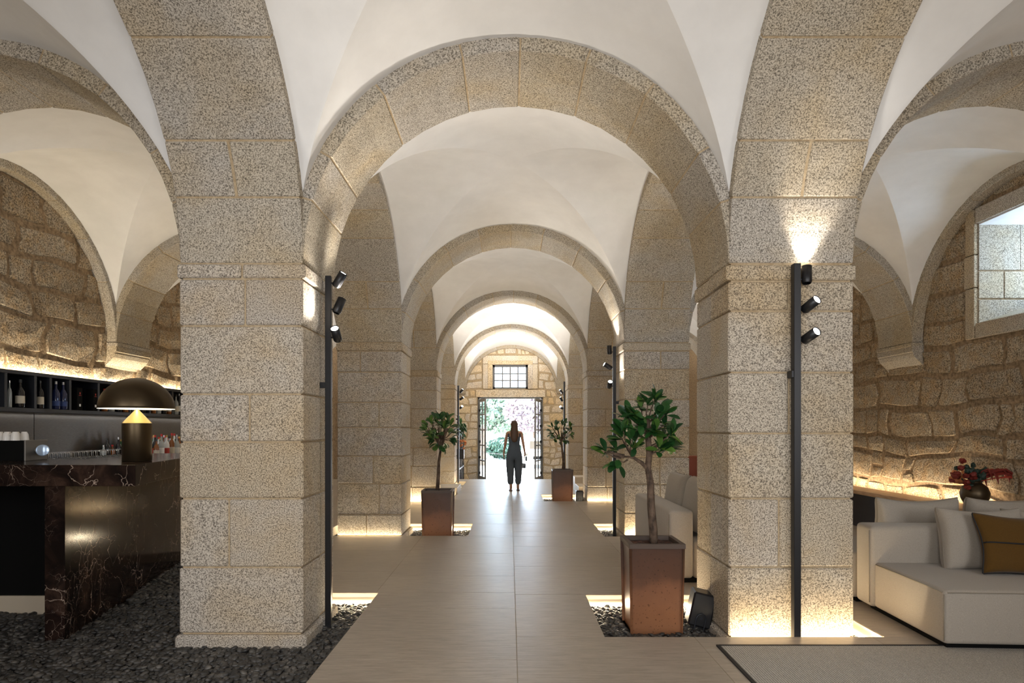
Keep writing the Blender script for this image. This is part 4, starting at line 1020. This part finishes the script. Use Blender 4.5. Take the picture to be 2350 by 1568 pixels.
for i in range(14):
    p = Vector((r.gauss(0, .07), r.uniform(-.06, .06), r.gauss(0, .08))); v, f = ico(1, i, .2, (.04, .03, .035)); mk('blossom', ([q+p for q in v], f), ORNG, of)
mk('stem', tube([(0, 0, -.6), (0, 0, 0)], .008), BARK, of)
# things glimpsed past the second right pier
gc = E('leather_armchair', 'reddish leather armchair glimpsed beyond the second right pier', 'armchair', (3.7, 12.4, 0))
LTH = newmat('red_leather', (.28, .07, .035), .45)
softbox('seat', gc, -.4, .4, -.4, .4, .15, .45, LTH, .05); softbox('backrest', gc, -.4, .4, .25, .45, .2, .9, LTH, .06)
for s in (-1, 1): softbox('armrest', gc, s*.4-.07, s*.4+.07, -.4, .4, .15, .62, LTH, .05)
for sx in (-1, 1):
    for sy in (-1, 1): mk('leg', box(sx*.33-.02, sx*.33+.02, sy*.33-.02, sy*.33+.02, 0, .16), BLK, gc)
pole('black light pole in the right aisle glimpsed past the second right pier', 4.45, 14.0, 3.3, 0, heads=[(3.15, (-1, 0, 0), (-.7, -.2, .3), 1, 40, 1.7), (2.88, (-1, 0, 0), (-.7, -.2, .3), 1, 40, 1.7), (2.5, (-1, 0, 0), (-.6, -.1, .8), 1, 40, 1.7)])

# ------------------------------------------------------------------ person
def skin_body(name, parent, joints, edges, mat, sub=2, root=0):
    me = bpy.data.meshes.new(name); me.from_pydata([j[0] for j in joints], edges, []); o = link(name, me, parent); me.materials.append(mat)
    o.modifiers.new('skin', 'SKIN'); sk = me.skin_vertices[0].data if me.skin_vertices else None
    if sk is None:
        bm = bmesh.new(); bm.from_mesh(me); bm.verts.layers.skin.verify(); bm.to_mesh(me); bm.free(); sk = me.skin_vertices[0].data
    for i, j in enumerate(joints):
        rr = j[1]; sk[i].radius = (rr, rr) if not hasattr(rr, '__len__') else rr; sk[i].use_root = (i == root)
    o.modifiers['skin'].use_smooth_shade = True
    m = o.modifiers.new('sub', 'SUBSURF'); m.levels = m.render_levels = sub; return o
def hand(joints, edges, wrist, p, s):
    """palm and five fingers hanging down; s = +1 right, -1 left"""
    def add(q, rr, par): joints.append((q, rr)); edges.append((par, len(joints)-1)); return len(joints)-1
    pm = add((p[0], p[1], p[2]-.055), .020, wrist)
    for k, (dy, L) in enumerate(((-.027, .062), (-.009, .070), (.009, .066), (.026, .052))):
        a = add((p[0]-s*.002, p[1]+dy, p[2]-.088), .0095, pm); b = add((p[0]-s*.010, p[1]+dy*1.1, p[2]-.088-L*.55), .0085, a); add((p[0]-s*.024, p[1]+dy*1.1, p[2]-.088-L), .007, b)
    t = add((p[0]-s*.012, p[1]-.036, p[2]-.055), .010, pm); add((p[0]-s*.018, p[1]-.050, p[2]-.088), .008, t)
pe = E('person', 'woman in a dark sleeveless jumpsuit with long hair walking towards the bright door', 'person', (.105, 14.4, 0))
J = [((0, 0, .93), (.135, .095)), ((0, .0, 1.06), (.105, .08)), ((0, .01, 1.20), (.125, .085)), ((0, .01, 1.34), (.135, .075)), ((0, .01, 1.41), (.05, .05)), ((0, 0, 1.47), (.045, .045)), ((0, -.01, 1.56), (.070, .085)), ((0, -.01, 1.63), (.062, .075)),
     ((-.165, 0, 1.365), .042), ((-.205, .01, 1.13), .036), ((-.245, -.03, .91), .024), ((.165, 0, 1.365), .042), ((.205, .01, 1.13), .036), ((.245, -.03, .91), .024),
     ((-.085, 0, .85), .085), ((-.085, -.03, .48), .052), ((-.08, .05, .09), .034), ((-.085, -.06, .028), .028), ((.085, 0, .85), .085), ((.085, .0, .48), .052), ((.085, -.02, .09), .034), ((.09, -.14, .028), .028)]
J = [((a[0], -a[1], a[2]), b) for a, b in J]       # she faces +Y
Ed = [(0, 1), (1, 2), (2, 3), (3, 4), (4, 5), (5, 6), (6, 7), (3, 8), (8, 9), (9, 10), (3, 11), (11, 12), (12, 13), (0, 14), (14, 15), (15, 16), (16, 17), (0, 18), (18, 19), (19, 20), (20, 21)]
hand(J, Ed, 10, (-.25, .03, .90), -1); hand(J, Ed, 13, (.25, .03, .90), 1)
skin_body('body', pe, J, Ed, SKIN)
J2 = [((0, 0, .93), (.175, .125)), ((0, 0, 1.07), (.125, .095)), ((0, -.01, 1.20), (.150, .105)), ((0, -.01, 1.34), (.165, .092)), ((0, -.01, 1.40), (.075, .06)),
      ((-.09, 0, .80), .122), ((-.095, .02, .50), .100), ((-.085, -.03, .14), .068), ((.09, 0, .80), .122), ((.095, 0, .50), .100), ((.088, .02, .14), .068), ((-.14, 0, 1.375), .045), ((.14, 0, 1.375), .045)]
skin_body('jumpsuit', pe, J2, [(0, 1), (1, 2), (2, 3), (3, 4), (0, 5), (5, 6), (6, 7), (0, 8), (8, 9), (9, 10), (3, 11), (3, 12)], CLOTH)
J3 = [((0, .0, 1.655), (.066, .080)), ((0, -.02, 1.58), (.084, .085)), ((0, -.055, 1.48), (.085, .06)), ((0, -.09, 1.36), (.105, .045)), ((0, -.105, 1.24), (.095, .035)), ((.01, -.105, 1.14), (.05, .02))]
skin_body('hair', pe, J3, [(0, 1), (1, 2), (2, 3), (3, 4), (4, 5)], HAIR)
for x, y in ((-.085, .02), (.09, .09)): mk('sandal', cbox(x-.042, x+.042, y-.10, y+.15, 0, .025, .01), SHOE, pe)
# face, ears
for s in (-1, 1):
    mk('eye', ([Vector((s*.028, .083, 1.575))+Vector(q)*.011 for q in ico(2, 0, 0, (1, 1, 1))[0]], ico(2, 0, 0, (1, 1, 1))[1]), CERAM, pe, True)
    mk('ear', ([Vector((s*.076, .01, 1.565))+Vector(q)*.03 for q in ico(2, 0, 0, (.35, .6, 1))[0]], ico(2, 0, 0, (.35, .6, 1))[1]), SKIN, pe, True)
mk('nose', tube([(0, .088, 1.57), (0, .105, 1.545), (0, .088, 1.535)], [.006, .011, .007], 8), SKIN, pe, True); mk('mouth', tube([(-.02, .083, 1.512), (0, .09, 1.512), (.02, .083, 1.512)], .005, 6), RED, pe, True)
bgm = E('handbag', 'small dark clutch bag in the woman\'s right hand', 'bag', (.385, 14.40, .70)); mk('bag_body', cbox(-.02, .02, -.07, .07, .0, .11, .012), CLOTH, bgm); mk('strap', tube([(0, -.05, .11), (-.015, 0, .17), (0, .05, .11)], .005, 6), CLOTH, bgm)

# ------------------------------------------------------------------ outside
GRD = simple_noise('courtyard_paving', (.50, .48, .45), (.62, .60, .57), 3, .9, 0)
TREEM = leafm('tree_foliage', (.12, .17, .12), (.16, .22, .15), (.22, .28, .18)); HEDM = leafm('hedge_foliage', (.05, .09, .07), (.06, .11, .08), (.08, .14, .10)); PINK = leafm('pink_foliage', (.30, .25, .27), (.34, .28, .30), (.38, .32, .34))  # courtyard leaf colours greyed and paled, outdoor haze put into them
mk('courtyard', box(-45, 45, YE+.7, 90, LOW-.15, LOW-.03), GRD)
tag(bpy.data.objects['courtyard'], 'bright sunlit paving outside the open door', 'paving')
def blob(name, label, cat, x, y, z0, h, rad, n, mat, seed, trunk=True, grp=None):
    r = random.Random(seed); rt = E(name, label, cat, (x, y, LOW-.03), group=grp); V = []
    if trunk: mk('trunk', tube([(0, 0, 0), (.05, 0, z0*.6), (0, 0, z0+h*.4)], [.14, .1, .06]), BARK, rt)
    L = []
    for i in range(n):
        a, b = r.uniform(0, 6.28), r.uniform(-1, 1); q = sqrt(1-b*b)*r.uniform(.55, 1); p = Vector((rad*q*cos(a), rad*q*sin(a)*.7, z0+h/2+b*h/2*r.uniform(.7, 1)))
        d1 = Vector((r.gauss(0, 1), r.gauss(0, 1), r.gauss(0, 1))).normalized()*.16; d2 = d1.orthogonal().normalized()*.10
        L.append(([p-d1, p+d2, p+d1, p-d2], [(0, 1, 2, 3)]))
    tag(mk('foliage', merge(*L), mat, rt), kind='stuff')
blob('garden_tree', 'pale green tree on the left in the courtyard', 'tree', -1.9, 38, 1.6, 2.6, 2.2, 2600, TREEM, 1, grp='courtyard trees')
blob('garden_tree', 'pink blossoming tree right of centre in the courtyard', 'tree', 1.4, 36, 1.5, 2.6, 1.8, 2200, PINK, 2, grp='courtyard trees')
blob('garden_tree', 'tall green tree far behind the courtyard hedge', 'tree', .2, 48, 1.2, 3.4, 3.6, 3000, TREEM, 3, grp='courtyard trees')
blob('garden_tree', 'slim young tree left of the woman outside', 'tree', -1.35, 30, 1.9, 1.6, .6, 500, TREEM, 4, grp='courtyard trees')
blob('hedge', 'clipped green hedge left behind the woman', 'hedge', -.4, 36, .06, 1.2, 1.1, 1500, HEDM, 5, False)
hs_ = E('courtyard_building', 'pale building right of the trees outside', 'building', (6.8, 44, LOW-.03))
mk('facade', box(-2.4, 4, 0, 4, 0, 4.6), PLAS, hs_)
for i in range(3):
    wf = mk('window', box(-1.8+i*1.3, -1.1+i*1.3, -.06, .02, 1.4, 2.6), FRAME, hs_); mk('pane', box(-1.74+i*1.3, -1.16+i*1.3, -.08, -.05, 1.46, 2.54), STEEL, wf)
car = E('car', 'small white car parked outside right of the woman', 'car', (1.35, 27.5, LOW-.03))
CARP = newmat('car_white', (.75, .77, .8), .25); V = []
prf = [(-.8, .25), (-.82, .6), (-.72, .80), (-.60, .85), (-.48, 1.32), (.48, 1.32), (.60, .85), (.72, .80), (.82, .6), (.8, .25)]
for y, s in ((0, .9), (.15, 1), (3.4, 1), (3.6, .9)): V += [(x*s, y, z*(1 if s == 1 else .97)) for x, z in prf]
n = len(prf); Fc = [tuple(range(n)), tuple(range(3*n, 4*n))]+[(q*n+i, q*n+(i+1) % n, (q+1)*n+(i+1) % n, (q+1)*n+i) for q in range(3) for i in range(n)]
recalc(mk('body', (V, Fc), CARP, car).data); mk('windscreen', box(-.46, .46, -.02, .05, .88, 1.24), STEEL, car)
for x in (-.72, .72):
    for y in (.6, 2.9): mk('wheel', tf(lathe([(.30, -.09), (.30, .09)], 20), Matrix.Translation((x, y, .30)) @ Matrix.Rotation(R(90), 4, 'Y')), VOID, car, True)
for x in (-.55, .55): mk('headlight', box(x-.14, x+.14, -.02, .05, .58, .72), CHROME, car)
mk('grille', box(-.3, .3, -.02, .05, .42, .56), VOID, car)
rp = E('rope_barrier', 'thin dark rope barrier between posts outside the door', 'barrier', (0, 24.5, LOW-.03))
mk('rope', tube([(-1.4+i*.28, 0, .93-.16*(1-((i-5)/5)**2)) for i in range(11)], .012, 6), BLK, rp)
for x in (-1.4, 1.4): mk('barrier_post', lathe([(.14, 0), (.14, .015), (.02, .03), (.02, .96), (.03, .97), (.03, 1.0)], 14), BLK, rp)
for q in rp.children:
    if q.name.startswith('barrier_post'): q.location = (0, 0, 0)
ps = [q for q in rp.children if q.name.startswith('barrier_post')]; ps[0].location.x = -1.4; ps[1].location.x = 1.4
bpy.data.objects.remove(led_)
